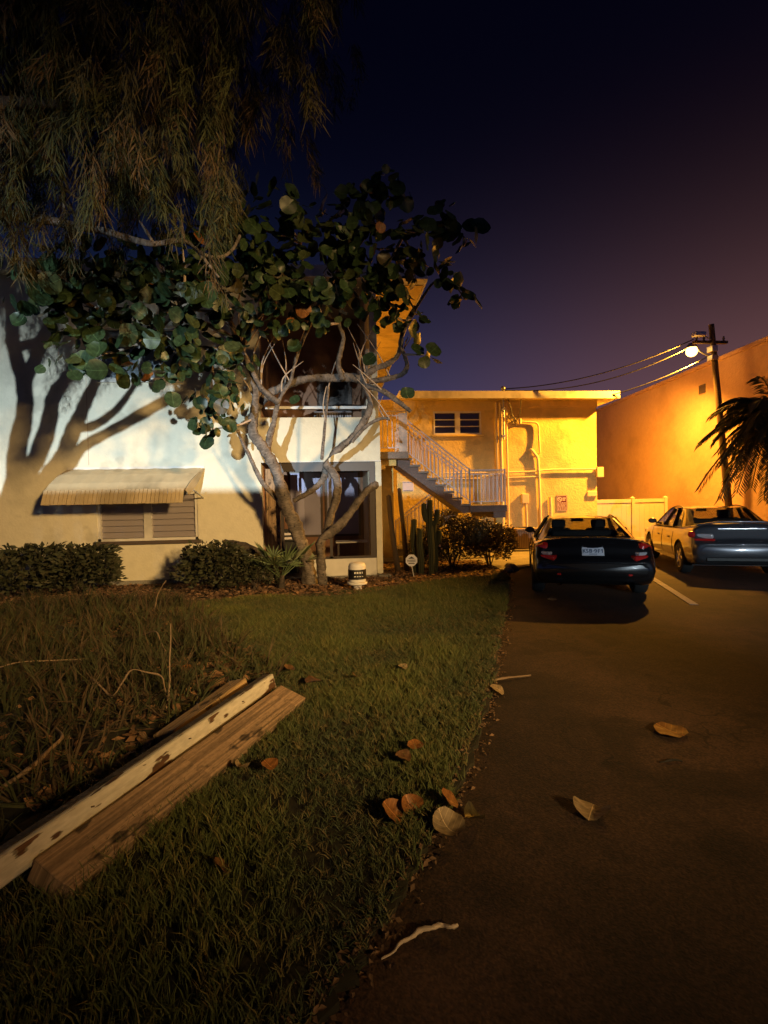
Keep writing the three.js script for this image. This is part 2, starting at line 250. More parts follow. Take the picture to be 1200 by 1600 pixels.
// ---------------------------------------------------------------- ground
{
  const g = new THREE.PlaneGeometry(240, 240); g.rotateX(-Math.PI / 2); struct('ground', uvm(g), M.soil).position.y = -0.03;
  const flat = (pts, y, sub) => { const s = new THREE.Shape(pts.map(([x, z]) => new THREE.Vector2(x, -z))); const q = new THREE.ShapeGeometry(s); q.rotateX(-Math.PI / 2); q.translate(0, y, 0); return uvm(q); };
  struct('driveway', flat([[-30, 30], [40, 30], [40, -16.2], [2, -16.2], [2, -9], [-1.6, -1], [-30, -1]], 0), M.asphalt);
  // a slightly uneven lawn sheet with a ragged edge against the asphalt
  const edge = [[-12, 0.9], [-4, 0.7], [-1.5, 0.25], [-0.55, -0.75], [-0.02, -1.6], [0.17, -1.9], [0.46, -2.38], [0.76, -2.95], [1.27, -4.1], [2.0, -6.0], [2.7, -7.85], [3.38, -9.7], [3.62, -10.4], [3.4, -10.9], [1.0, -11.2], [-12, -11.2]];
  const fine = []; for (let i = 0; i < edge.length; i++) { const a = edge[i], b = edge[(i + 1) % edge.length], n = i > 2 && i < 12 ? 14 : 1; for (let k = 0; k < n; k++) { const t = k / n; fine.push([a[0] + (b[0] - a[0]) * t + (n > 1 ? R(-0.035, 0.03) : 0), a[1] + (b[1] - a[1]) * t + (n > 1 ? R(-0.02, 0.02) : 0)]); } }
  const ls = new THREE.Shape(fine.map(([x, z]) => new THREE.Vector2(x, -z)));
  const lg = new THREE.ExtrudeGeometry(ls, { depth: 0.03, bevelEnabled: false }); lg.rotateX(-Math.PI / 2); lg.translate(0, 0.004, 0);
  struct('lawn', uvm(lg), M.lawnSoil);
  struct('mulch_bed', flat([[-12, -8.3], [-5, -8.1], [-2.2, -8.35], [-0.6, -8.75], [0.4, -8.75], [1.3, -9.3], [2.2, -9.9], [3.3, -10.2], [3.6, -10.6], [3.5, -13.4], [1, -15.5], [-12, -11]], 0.038), M.soil);
  struct('concrete_apron', flat([[3.55, -10.75], [4.5, -11.3], [5.3, -13.2], [9.0, -14.4], [9.0, -15.6], [1.0, -15.6], [1.0, -13.0], [3.5, -12.6]], 0.044), M.concrete);
  const st = bar([5.15, 0.007, -6.9], [6.95, 0.007, -11.6], 0.11, 0.006); struct('parking_line', st, M.paintLine);
  struct('parking_line_001', bar([8.55, 0.007, -6.0], [10.3, 0.007, -10.6], 0.11, 0.006), M.paintLine);
}

// ---------------------------------------------------------------- near apartment building (left)
const ZF = -10.5;
{
  const t = thing('apartment_building', 'cream two storey apartment building with screened corner porch behind the sea grape tree', 'building');
  const lo = [-4.62, 0.9, -2.7, 1.86], up = [-4.5, 4.06, -2.95, 5.1];
  const wall = part(t, 'wall', [wallWithHoles(-14, -0.05, -1.44, 6.05, ZF, 0.22, [lo, up]),
    bx(0.72, -0.05, -20, 0.97, 6.05, ZF - 0.25), bx(-14.2, -0.05, -20, -14, 6.05, ZF), bx(-14, -0.05, -20.2, 0.97, 6.05, -20)], M.cream);
  part(wall, 'crack', [bx(-4.735, 2.4, ZF, -4.729, 4.1, ZF + 0.002)], M.brownWall);
  part(wall, 'footing', bx(-14, -0.05, ZF, -1.44, 0.12, ZF + 0.03), M.concrete);
  const roof = part(t, 'roof', bx(-14.4, 6.05, -20.4, 1.95, 6.22, ZF + 0.25), M.trim);
  part(roof, 'fascia', bx(-14.42, 6.02, ZF + 0.25, 1.97, 6.25, ZF + 0.28), M.trim);
  part(roof, 'fascia', bx(1.95, 6.02, -20.4, 1.98, 6.25, ZF + 0.25), M.trim);
  for (let i = 0; i < 9; i++) part(roof, 'soffit_board', bx(0.99, 6.036, -10.6 - i * 1.08 - 1.04, 1.94, 6.05, -10.6 - i * 1.08), M.yellow);
  // porch: balcony front, corner post, knee wall, kerb
  part(t, 'balcony_wall', bx(-1.44, 2.43, ZF - 0.2, 0.97, 3.31, ZF), M.cream);
  part(t, 'balcony_wall', bx(0.77, 2.43, -14.0, 0.968, 3.31, ZF - 0.2), M.cream);
  part(t, 'drip_edge', bx(-1.43, 2.405, ZF - 0.02, 0.98, 2.43, ZF + 0.02), M.trim);
  part(t, 'corner_post', bx(0.86, 0.1, ZF - 0.14, 0.985, 2.405, ZF - 0.01, 0.008), M.cream);
  part(t, 'corner_post', bx(0.80, 3.31, ZF - 0.16, 0.95, 6.05, ZF - 0.02, 0.008), M.cream);
  part(t, 'balcony_rail', bx(-1.35, 3.49, ZF - 0.14, 0.80, 3.55, ZF - 0.05, 0.006), M.white);
  part(t, 'knee_wall', bx(-0.62, 0.06, ZF - 0.12, 0.855, 0.42, ZF - 0.02), M.trim);
  for (let i = 0; i < 5; i++) part(t, 'kerb_block', bx(-0.95 + i * 0.42, -0.02, ZF - 0.1, -0.535 + i * 0.42 - 0.008, 0.075, ZF + 0.12, 0.01), M.concrete);
  part(t, 'porch_floor', bx(-1.44, -0.02, -12.8, 0.72, 0.06, ZF - 0.12), M.concrete);
  part(t, 'balcony_floor', bx(-1.44, 2.45, -12.8, 0.72, 2.62, ZF - 0.2), M.brownWall);
  part(t, 'inner_wall', [wallWithHoles(-1.44, 0.06, 0.72, 6.05, -12.6, 0.15, []), bx(-1.44, 0.06, -12.6, -1.42, 6.05, ZF - 0.22)], M.brownWall);
  const door = part(t, 'door', bx(-1.4, 0.08, ZF - 0.34, -1.08, 2.3, ZF - 0.29, 0.006), M.wood, 'brown wooden door panel standing open');
  part(door, 'handle', rod([-1.13, 1.02, ZF - 0.29], [-1.13, 1.02, ZF - 0.22], 0.02), M.galv);
  // screens below the balcony
  const sf = part(t, 'screen_frame', [bx(-1.06, 2.22, ZF - 0.1, 0.86, 2.405, ZF - 0.04), bx(-0.1, 0.42, ZF - 0.1, -0.04, 2.22, ZF - 0.04), bx(0.74, 0.42, ZF - 0.1, 0.86, 2.22, ZF - 0.04), bx(-0.6, 0.42, ZF - 0.1, 0.74, 0.47, ZF - 0.04), bx(-1.08, 0.08, ZF - 0.1, -1.02, 2.22, ZF - 0.04)], M.darkFrame);
  part(sf, 'screen', bx(-0.04, 0.47, ZF - 0.075, 0.74, 2.22, ZF - 0.073), M.screen);
  part(sf, 'screen', bx(-0.6, 0.47, ZF - 0.075, -0.1, 2.22, ZF - 0.073), M.screen);
  for (const [a, b] of [[-1.04, -0.32], [-0.16, 0.6]]) {
    const w = part(t, 'porch_window', [bx(a - 0.05, 0.75, -12.6, b + 0.05, 0.8, -12.56), bx(a - 0.05, 2.3, -12.6, b + 0.05, 2.35, -12.56), bx(a - 0.05, 0.8, -12.6, a, 2.3, -12.56), bx(b, 0.8, -12.6, b + 0.05, 2.3, -12.56)], M.bronze);
    part(w, 'curtain', bx(a, 0.8, -12.598, b, 2.3, -12.58), M.curtain);
  }
  // upper balcony back wall fittings
  const dr = part(t, 'balcony_door', bx(-0.35, 2.64, -12.6, 0.5, 4.7, -12.55, 0.01), M.bronze);
  part(dr, 'pane', bx(-0.25, 3.5, -12.549, 0.4, 4.55, -12.545), M.darkGlass);
  // lower window with glass louvres
  const louvre = (x0, x1, y0, y1, n) => { for (let i = 0; i < n; i++) { const y = y0 + (y1 - y0) * (i + 0.5) / n, g = new THREE.BoxGeometry(x1 - x0, (y1 - y0) / n * 1.12, 0.006); g.rotateX(-0.38); g.translate((x0 + x1) / 2, y, ZF - 0.09); part(w1, 'louvre', g, M.slat); } };
  const w1 = part(t, 'window', [bx(lo[0], lo[1], ZF - 0.16, lo[2], lo[1] + 0.05, ZF - 0.03), bx(lo[0], lo[3] - 0.05, ZF - 0.16, lo[2], lo[3], ZF - 0.03), bx(lo[0], lo[1], ZF - 0.16, lo[0] + 0.06, lo[3], ZF - 0.03), bx(lo[2] - 0.06, lo[1], ZF - 0.16, lo[2], lo[3], ZF - 0.03), bx(-3.75, lo[1], ZF - 0.15, -3.6, lo[3], ZF - 0.04)], M.trim);
  louvre(-4.56, -3.75, 0.96, 1.8, 7); louvre(-3.6, -2.76, 0.96, 1.8, 7);
  part(w1, 'backing', bx(-4.6, 0.92, ZF - 0.2, -2.72, 1.84, ZF - 0.19), M.bronze);
  part(w1, 'sill', bx(lo[0] - 0.06, lo[1] - 0.07, ZF - 0.05, lo[2] + 0.06, lo[1], ZF + 0.05, 0.008), M.bronze);
  const w2 = part(t, 'window', [bx(up[0], up[1], ZF - 0.16, up[2], up[1] + 0.05, ZF - 0.05), bx(up[0], up[3] - 0.05, ZF - 0.16, up[2], up[3], ZF - 0.05), bx(up[0], up[1], ZF - 0.16, up[0] + 0.05, up[3], ZF - 0.05), bx(up[2] - 0.05, up[1], ZF - 0.16, up[2], up[3], ZF - 0.05), bx(-3.76, up[1], ZF - 0.15, -3.70, up[3], ZF - 0.06)], M.trim);
  part(w2, 'pane', bx(up[0] + 0.05, up[1] + 0.05, ZF - 0.12, -3.76, up[3] - 0.05, ZF - 0.115), M.glass);
  part(w2, 'pane', bx(-3.70, up[1] + 0.05, ZF - 0.12, up[2] - 0.05, up[3] - 0.05, ZF - 0.115), M.glass);
  part(w2, 'window_shade', bx(up[0] + 0.02, up[1] + 0.02, ZF - 0.2, up[2] - 0.02, up[3] - 0.02, ZF - 0.19), M.shadeCloth);
  part(w2, 'sill', bx(up[0] - 0.05, up[1] - 0.06, ZF - 0.05, up[2] + 0.05, up[1], ZF + 0.05, 0.008), M.trim);
}
{ // awning over the lower window
  const t = thing('window_awning', 'tan metal awning with ribbed valance over the lower louvred window', 'awning');
  const x0 = -5.13, x1 = -2.54, xr = o => x1 - 0.2 * o / 0.72, xl = o => x0 - 0.06 * o / 0.72, pts = [[0, 2.32], [0.28, 2.2], [0.55, 2.03], [0.72, 1.88]];
  const pos = [], idx = []; const nx = 14;
  for (let i = 0; i <= nx; i++) for (const [o, y] of pts) pos.push(xl(o) + (xr(o) - xl(o)) * i / nx, y + (i % 2 ? 0.006 : -0.006), ZF + 0.012 + o);
  for (let i = 0; i < nx; i++) for (let k = 0; k < 3; k++) { const a = i * 4 + k, b = a + 4; idx.push(a, a + 1, b, b, a + 1, b + 1); }
  const g = new THREE.BufferGeometry(); g.setAttribute('position', new THREE.Float32BufferAttribute(pos, 3)); g.setIndex(idx); const gg = uvm(g); gg.computeVertexNormals();
  part(t, 'top_panel', gg, M.awning);
  for (let i = 0; i < 34; i++) { const xa = x0 - 0.06, xb = x1 - 0.2, a = xa + (xb - xa) * i / 34, b = xa + (xb - xa) * (i + 1) / 34, q = new THREE.BoxGeometry(b - a - 0.008, 0.29, 0.012); q.rotateX(-0.42); q.translate((a + b) / 2, 1.765 + R(-0.004, 0.004), ZF + 0.79 + (i % 2) * 0.003); part(t, 'valance_slat', uvm(q), M.awning); }
  for (const x of [x0, x1]) { const s = new THREE.Shape([new THREE.Vector2(0.01, 2.3), new THREE.Vector2(0.28, 2.19), new THREE.Vector2(0.55, 2.02), new THREE.Vector2(0.72, 1.87), new THREE.Vector2(0.6, 1.78), new THREE.Vector2(0.3, 1.98)]); const e = new THREE.ExtrudeGeometry(s, { depth: 0.01, bevelEnabled: false }); e.rotateY(-Math.PI / 2 + (x > -4 ? -0.27 : -0.08)); e.translate(x + 0.005, 0, ZF + 0.012); part(t, 'side_wing', uvm(e), M.awning); }
  for (const x of [x0 + 0.08, x1 - 0.04]) part(t, 'brace', rod([x, 1.72, ZF + 0.005], [x, 1.86, ZF + 0.7], 0.012), M.galv);
  part(t, 'flashing', bx(x0, 2.31, ZF + 0.001, x1, 2.36, ZF + 0.02), M.trim);
}
// things on the porches
{
  const t = thing('porch_table', 'small pale table behind the porch screen', 'table', [0.42, 0.06, -11.5]);
  part(t, 'tabletop', bx(-0.4, 0.62, -0.25, 0.4, 0.65, 0.25, 0.008), M.white);
  for (const [x, z] of [[-0.34, -0.2], [0.34, -0.2], [-0.34, 0.2], [0.34, 0.2]]) part(t, 'leg', bx(x - 0.02, 0, z - 0.02, x + 0.02, 0.62, z + 0.02), M.bronze);
  const c = thing('storage_cart', 'black cart with pale top slats beside the open porch door', 'cart', [-0.92, 0.06, -11.0]);
  part(c, 'body', bx(-0.16, 0.04, -0.15, 0.16, 0.72, 0.15, 0.015), M.black);
  for (let i = 0; i < 2; i++) part(c, 'slat', bx(-0.15, 0.76 + i * 0.09, 0.1, 0.15, 0.81 + i * 0.09, 0.12, 0.006), M.shadeCloth);
  part(c, 'back_frame', bx(-0.16, 0.72, 0.06, 0.16, 0.98, 0.09, 0.01), M.black);
  const a = thing('air_conditioner', 'ribbed grey air conditioner on the upper balcony', 'air conditioner', [0.02, 2.62, -11.6]);
  part(a, 'casing', bx(-0.42, 0.28, -0.2, 0.42, 0.98, 0.2, 0.03), M.slat);
  for (let i = 0; i < 14; i++) part(a, 'fin', bx(-0.38 + i * 0.056, 0.36, 0.2, -0.36 + i * 0.056, 0.92, 0.215), M.darkFrame);
  for (const x of [-0.38, 0.33]) part(a, 'stand', bx(x, 0, -0.15, x + 0.05, 0.28, 0.15), M.bronze);
}

// ---------------------------------------------------------------- yellow building at the back
const ZB = -15.6;
{
  const t = thing('rear_building', 'yellow stucco building wing with flat overhanging roof at the end of the driveway', 'building');
  const win = [3.11, 3.59, 4.61, 4.31];
  const wall = part(t, 'wall', [wallWithHoles(0.99, -0.05, 8.36, 4.66, ZB, 0.22, [win]), bx(8.14, -0.05, -24, 8.36, 4.66, ZB - 0.22)], M.yellow);
  part(wall, 'plaster_patch', bx(6.9, 0.3, ZB, 8.2, 1.1, ZB + 0.004), M.yellow); part(wall, 'plaster_patch', bx(5.45, 2.55, ZB, 5.95, 3.2, ZB + 0.004), M.yellow);
  part(t, 'frieze_board', bx(0.99, 4.42, ZB + 0.001, 8.38, 4.66, ZB + 0.03), M.yellow);
  const roof = part(t, 'roof', bx(2.0, 4.66, -24, 8.88, 4.82, -15.2), M.trim);
  part(roof, 'fascia', bx(2.0, 4.63, -15.2, 8.91, 4.85, -15.17), M.trim);
  part(roof, 'fascia', bx(8.88, 4.63, -24, 8.91, 4.85, -15.2), M.trim);
  for (let i = 0; i < 12; i++) part(roof, 'soffit_board', bx(2.02 + i * 0.57, 4.648, ZB + 0.03, 2.02 + i * 0.57 + 0.557, 4.66, -15.21), M.yellow);
  const w = part(t, 'window', [bx(3.11, 3.59, ZB - 0.12, 4.61, 3.64, ZB + 0.01), bx(3.11, 4.26, ZB - 0.12, 4.61, 4.31, ZB + 0.01), bx(3.11, 3.64, ZB - 0.12, 3.15, 4.26, ZB + 0.01), bx(4.57, 3.64, ZB - 0.12, 4.61, 4.26, ZB + 0.01), bx(3.79, 3.64, ZB - 0.12, 3.94, 4.26, ZB + 0.01)], M.trim);
  for (const x of [3.15, 3.94]) for (let i = 0; i < 3; i++) {
    const x1 = x + (x < 3.5 ? 0.64 : 0.63);
    part(w, 'pane', bx(x, 3.64 + i * 0.207, ZB - 0.08, x1, 3.64 + (i + 1) * 0.207, ZB - 0.075), M.darkGlass);
    if (i) part(w, 'glazing_bar', bx(x, 3.63 + i * 0.207, ZB - 0.074, x1, 3.655 + i * 0.207, ZB - 0.02), M.trim);
  }
  part(w, 'sill', bx(3.05, 3.53, ZB + 0.001, 4.67, 3.59, ZB + 0.07, 0.008), M.yellow);
  part(t, 'vent', bx(8.02, 1.6, ZB + 0.001, 8.34, 1.76, ZB + 0.05, 0.01), M.pipeYellow);
  part(t, 'junction_box', bx(8.30, 2.2, ZB + 0.01, 8.52, 2.52, ZB + 0.14, 0.012), M.pipeYellow);
  const cond = (pts, r = 0.03) => part(t, 'conduit', tube(pts, r, 7), M.pipeYellow);
  const zc = ZB + 0.07;
  cond([[3.4, 2.40, zc], [5, 2.40, zc], [6.3, 2.42, zc], [6.7, 2.46, zc], [8.32, 2.46, zc]], 0.028);
  cond([[3.4, 2.22, zc], [5, 2.23, zc], [6.4, 2.25, zc]], 0.022);
  cond([[5.85, 3.97, zc], [6.25, 3.95, zc], [6.36, 3.93, zc], [6.42, 3.84, zc], [6.43, 3.6, zc], [6.45, 3.0, zc], [6.46, 2.98, ZB]], 0.03);
  cond([[6.17, 3.12, ZB], [6.2, 3.08, zc], [6.3, 2.96, zc], [6.37, 2.86, zc], [6.4, 2.6, zc], [6.44, 1.5, zc], [6.47, 0.05, zc]], 0.045);
  cond([[5.98, 1.5, zc], [6.0, 1.0, zc], [6.0, 0.1, zc]], 0.04);
  cond([[6.78, 1.6, zc], [6.79, 1.0, zc], [6.76, 0.7, zc], [6.6, 0.66, zc], [6.5, 0.68, zc]], 0.05);
  for (const [x, r] of [[5.06, 0.045], [5.19, 0.06], [5.38, 0.035]]) cond([[x, 4.55, ZB + 0.11], [x, 3.5, ZB + 0.11], [x + 0.02, 2, ZB + 0.11], [x + 0.03, 0.05, ZB + 0.11]], r);
  part(t, 'meter_box', bx(5.84, 1.42, ZB + 0.001, 6.06, 1.72, ZB + 0.14, 0.02), M.pipeYellow);
  part(t, 'pipe_outlet', rod([5.83, 3.9, ZB + 0.07], [5.83, 4.06, ZB + 0.07], 0.045), M.pipeYellow);
  const mast = part(t, 'service_mast', [rod([5.26, 3.4, ZB + 0.2], [5.26, 4.95, ZB + 0.2], 0.035), new THREE.SphereGeometry(0.075, 10, 8).translate(5.26, 4.97, ZB + 0.2), bx(5.2, 3.5, ZB + 0.001, 5.32, 3.55, ZB + 0.24), bx(5.2, 4.3, ZB + 0.001, 5.32, 4.35, ZB + 0.24)], M.galv);
  for (let i = 0; i < 3; i++) part(mast, 'insulator', [new THREE.TorusGeometry(0.07, 0.018, 6, 12).translate(5.5 + i * 0.07, 4.12 - i * 0.09, ZB + 0.16), rod([5.3, 4.14 - i * 0.09, ZB + 0.2], [5.48 + i * 0.06, 4.12 - i * 0.09, ZB + 0.16], 0.012)], M.bronze);
  part(mast, 'drip_loop', tube([[5.26, 4.95, ZB + 0.25], [5.4, 4.5, ZB + 0.35], [5.6, 3.95, ZB + 0.25], [5.72, 4.1, ZB + 0.3], [5.75, 4.6, ZB + 0.4]], 0.012, 5), M.black);
}
{ // tow sign on the yellow wall
  const c = document.createElement('canvas'); c.width = 96; c.height = 136; const x = c.getContext('2d');
  x.fillStyle = '#5b1714'; x.fillRect(0, 0, 96, 136); x.strokeStyle = '#d9c9b8'; x.lineWidth = 4; x.strokeRect(4, 4, 88, 128);
  x.lineWidth = 7; x.beginPath(); x.arc(30, 34, 17, 0, 7); x.stroke(); x.beginPath(); x.moveTo(18, 22); x.lineTo(42, 46); x.stroke(); x.fillStyle = '#d9c9b8';
  x.fillRect(54, 20, 30, 9); x.fillRect(54, 36, 26, 9);
  let q = 5; for (let r = 0; r < 6; r++) { let px = 10; while (px < 80) { q = (q * 37 + 11) % 101; const l = 5 + q % 12; x.fillRect(px, 62 + r * 11, Math.min(l, 86 - px), 6); px += l + 4; } }
  const tx = new THREE.CanvasTexture(c); tx.colorSpace = THREE.SRGBColorSpace;
  const t = thing('tow_sign', 'dark red sign with rows of white writing on the yellow wall', 'sign', [7.18, 1.4, ZB + 0.012]);
  part(t, 'plate', new RoundedBoxGeometry(0.36, 0.51, 0.012, 1, 0.005), mat(rgb(0.11, 0.015, 0.012), 0.6));
  const f = new THREE.PlaneGeometry(0.35, 0.5); f.translate(0, 0, 0.0075); part(t, 'printed_face', f, mat(0xffffff, 0.6, { map: tx }));
}
{ // condenser unit
  const t = thing('condenser_unit', 'brown slatted condenser unit beside the left of the black car', 'air conditioner', [5.62, 0.044, -14.75]);
  part(t, 'casing', bx(-0.36, 0.06, -0.36, 0.36, 0.62, 0.36, 0.05), mat(rgb(0.16, 0.11, 0.07), 0.7));
  for (let i = 0; i < 12; i++) part(t, 'slat', bx(-0.33 + i * 0.055, 0.1, 0.355, -0.3 + i * 0.055, 0.58, 0.375), mat(rgb(0.30, 0.21, 0.13), 0.6));
  part(t, 'lid', bx(-0.38, 0.6, -0.38, 0.38, 0.66, 0.38, 0.02), mat(rgb(0.30, 0.22, 0.14), 0.6));
  part(t, 'pad', bx(-0.45, 0, -0.45, 0.45, 0.06, 0.45, 0.01), M.concrete);
  part(t, 'fan_grille', [0.1, 0.18, 0.26].map(r => new THREE.TorusGeometry(r, 0.006, 4, 20).rotateX(Math.PI / 2).translate(0, 0.67, 0)), M.black);
}

// ---------------------------------------------------------------- stairs between the buildings
{
  const t = thing('staircase', 'concrete outdoor staircase with white scrollwork railing against the yellow building', 'staircase');
  const z0 = -13.0, z1 = -14.0, X0 = 1.75, X1 = 3.5, Y0 = 2.8, Y1 = 1.42, n = 8;
  const stepG = new RoundedBoxGeometry(0.29, 0.055, 0.98, 1, 0.012);
  for (let i = 0; i < n; i++) { const m = part(t, 'step', stepG, M.concrete); m.position.set(X0 + (i + 0.55) * (X1 - X0) / n, Y0 - (i + 1) * (Y0 - Y1) / n + 0.02, (z0 + z1) / 2); }
  const sh = new THREE.Shape(); sh.moveTo(X0 - 0.1, Y0 - 0.02); for (let i = 0; i < n; i++) { const x = X0 + i * (X1 - X0) / n, y = Y0 - (i + 1) * (Y0 - Y1) / n - 0.012; sh.lineTo(x, y + (Y0 - Y1) / n - 0.01); sh.lineTo(x, y); } sh.lineTo(X1, Y1 - 0.02); sh.lineTo(X1 + 0.02, Y1 - 0.18); sh.lineTo(X1 - 0.15, Y1 - 0.2); sh.lineTo(X0 - 0.1, Y0 - 0.32);
  const sg = new THREE.ExtrudeGeometry(sh, { depth: 0.94, bevelEnabled: false }); sg.translate(0, 0, z1 + 0.03); part(t, 'flight_slab', uvm(sg), M.stair);
  part(t, 'half_landing', bx(X1, Y1 - 0.17, -15.3, 4.5, Y1, z0 + 0.02, 0.01), M.stair);
  part(t, 'landing_beam', bx(4.15, Y1 - 0.33, -15.3, 4.48, Y1 - 0.17, z0 - 0.05), M.stair);
  for (const [x, z] of [[4.32, -13.2], [4.32, -15.1]]) part(t, 'column', bx(x - 0.09, 0.04, z - 0.09, x + 0.09, Y1 - 0.33, z + 0.09, 0.01), M.yellow);
  part(t, 'upper_landing', bx(0.97, Y0 - 0.17, -14.1, X0 + 0.12, Y0, -12.6, 0.015), M.concrete);
  part(t, 'landing_bracket', [bx(0.97, Y0 - 0.32, -13.2, 1.6, Y0 - 0.17, -12.95), bx(0.97, Y0 - 0.42, -12.85, 1.3, Y0 - 0.32, -12.7)], M.yellow);
  part(t, 'side_wall', bx(1.0, 0.04, -14.0, 1.62, Y0 - 0.17, -13.85), M.yellow);
  part(t, 'walkway', bx(0.97, Y0 - 0.16, ZB, 1.9, Y0, -14.1), M.concrete);
  const post = bx(-0.018, 0, -0.018, 0.018, 1, 0.018), ringG = new THREE.TorusGeometry(0.034, 0.007, 5, 10);
  function rail(a, b, nb, hgt = 0.92) {            // a, b: feet of the end posts
    const at = k => [a[0] + (b[0] - a[0]) * k, a[1] + (b[1] - a[1]) * k, a[2] + (b[2] - a[2]) * k];
    for (const k of [0, 1]) { const p = at(k), m = part(t, 'post', post, M.railing); m.position.set(...p); m.scale.y = hgt + 0.03; }
    for (const [h, w, v] of [[hgt, 0.035, 0.025], [hgt - 0.11, 0.025, 0.018], [0.1, 0.03, 0.02]]) part(t, 'handrail', bar([a[0], a[1] + h, a[2]], [b[0], b[1] + h, b[2]], w, v), M.railing);
    for (let i = 1; i < nb; i++) {
      const p = at(i / nb), m = part(t, 'baluster', balG, M.railing); m.position.set(p[0], p[1] + 0.1, p[2]); m.scale.y = hgt - 0.21;
      const r = part(t, 'scroll_ring', ringG, M.railing); r.position.set(p[0], p[1] + hgt - 0.055, p[2]); if (Math.abs(b[2] - a[2]) > Math.abs(b[0] - a[0])) r.rotation.y = Math.PI / 2;
    }
  }
  const balG = bx(-0.011, 0, -0.011, 0.011, 1, 0.011);
  const zr = z0 - 0.03;
  rail([X0 + 0.12, Y0 - 0.05, zr], [X1 + 0.02, Y1 + 0.02, zr], 16);
  rail([X1 + 0.02, Y1, zr], [4.46, Y1, zr], 9);
  rail([4.46, Y1, zr], [4.46, Y1, -15.25], 18);
  rail([X0 + 0.12, Y0 - 0.05, z1 + 0.03], [X1 + 0.02, Y1 + 0.02, z1 + 0.03], 16);
  rail([1.0, Y0, -12.63], [X0 + 0.08, Y0, -12.63], 7, 1.0);
  rail([X0 + 0.08, Y0, -12.63], [X0 + 0.08, Y0, -13.0], 3, 1.0);
  rail([1.88, Y0, -14.1], [1.88, Y0, -15.5], 12, 1.0);
  part(t, 'screen_panel', bx(X0 - 0.12, Y0, -12.62, X0 + 0.1, Y0 + 0.95, -12.6, 0.004), M.trim, 'white panel at the top of the stairs');
  // lower flight going back down behind
  for (let i = 0; i < n; i++) { const m = part(t, 'step', stepG, M.concrete); m.position.set(X1 - (i + 0.45) * 1.75 / n, Y1 - (i + 1) * (Y1 - 0.06) / (n + 1), -14.7); }
  const lg = new THREE.Shape([[X1, Y1 - 0.05], [X1, Y1 - 0.24], [1.9, 0.02], [1.68, 0.02], [1.68, 0.12]].map(p => new THREE.Vector2(...p))); const le = new THREE.ExtrudeGeometry(lg, { depth: 0.9, bevelEnabled: false }); le.translate(0, 0, -15.15); part(t, 'flight_slab', uvm(le), M.concrete);
  rail([X1 - 0.02, Y1, -14.2], [1.7, 0.1, -14.2], 16);
}
{
  const t = thing('notice_plate', 'small pale notice plate on the yellow wall under the stair landing', 'sign', [2.28, 2.02, ZB + 0.012]);
  part(t, 'plate', new RoundedBoxGeometry(0.34, 0.3, 0.02, 1, 0.006), M.shadeCloth);
  part(t, 'border', [bx(-0.15, 0.12, 0.01, 0.15, 0.135, 0.014), bx(-0.15, -0.135, 0.01, 0.15, -0.12, 0.014)], M.bronze);
}

// ---------------------------------------------------------------- building on the right
{
  const t = thing('neighbour_building', 'tall peach stucco side wall of the neighbouring building behind the utility pole', 'building', [12.96, 0, -24.5], THREE.MathUtils.degToRad(-5.57));
  const s = new THREE.BoxGeometry(8, 5.78, 23); s.translate(4, 2.84, 11.5);
  const w = part(t, 'wall', uvm(s), M.peach);
  part(t, 'parapet_cap', bx(-0.05, 5.72, -0.05, 8.05, 5.85, 23.05, 0.01), M.peach);
  part(w, 'wall_vent', [bx(-0.03, 4.9, 8.62, 0.001, 5.18, 8.66), bx(-0.03, 4.9, 8.9, 0.001, 5.18, 8.94), bx(-0.03, 4.9, 8.66, 0.001, 4.93, 8.9), bx(-0.03, 5.15, 8.66, 0.001, 5.18, 8.9), bx(-0.008, 4.93, 8.66, -0.002, 5.15, 8.9)], M.bronze);
}
{ // vinyl fence
  const t = thing('vinyl_fence', 'pale vinyl privacy fence between the yellow building and peach wall', 'fence', [8.42, 0, -16.2]);
  const xs = [0.03, 1.5, 2.66];
  for (const x of xs) { const p = part(t, 'post', bx(x - 0.055, -0.05, -0.055, x + 0.055, 1.52, 0.055, 0.006), M.vinyl); part(p, 'post_cap', [new THREE.ConeGeometry(0.085, 0.05, 4).rotateY(Math.PI / 4).translate(x, 1.545, 0)], M.vinyl); }
  for (let k = 0; k < 2; k++) {
    const a = xs[k] + 0.055, b = xs[k + 1] - 0.055;
    for (const [y, h] of [[0.06, 0.12], [1.36, 0.12]]) part(t, 'rail', bx(a, y, -0.03, b, y + h, 0.03, 0.006), M.vinyl);
    const n = Math.round((b - a) / 0.18); for (let i = 0; i < n; i++) part(t, 'board', bx(a + (b - a) * i / n + 0.002, 0.15, -0.012, a + (b - a) * (i + 1) / n - 0.002, 1.38, 0.012), M.vinyl);
  }
}
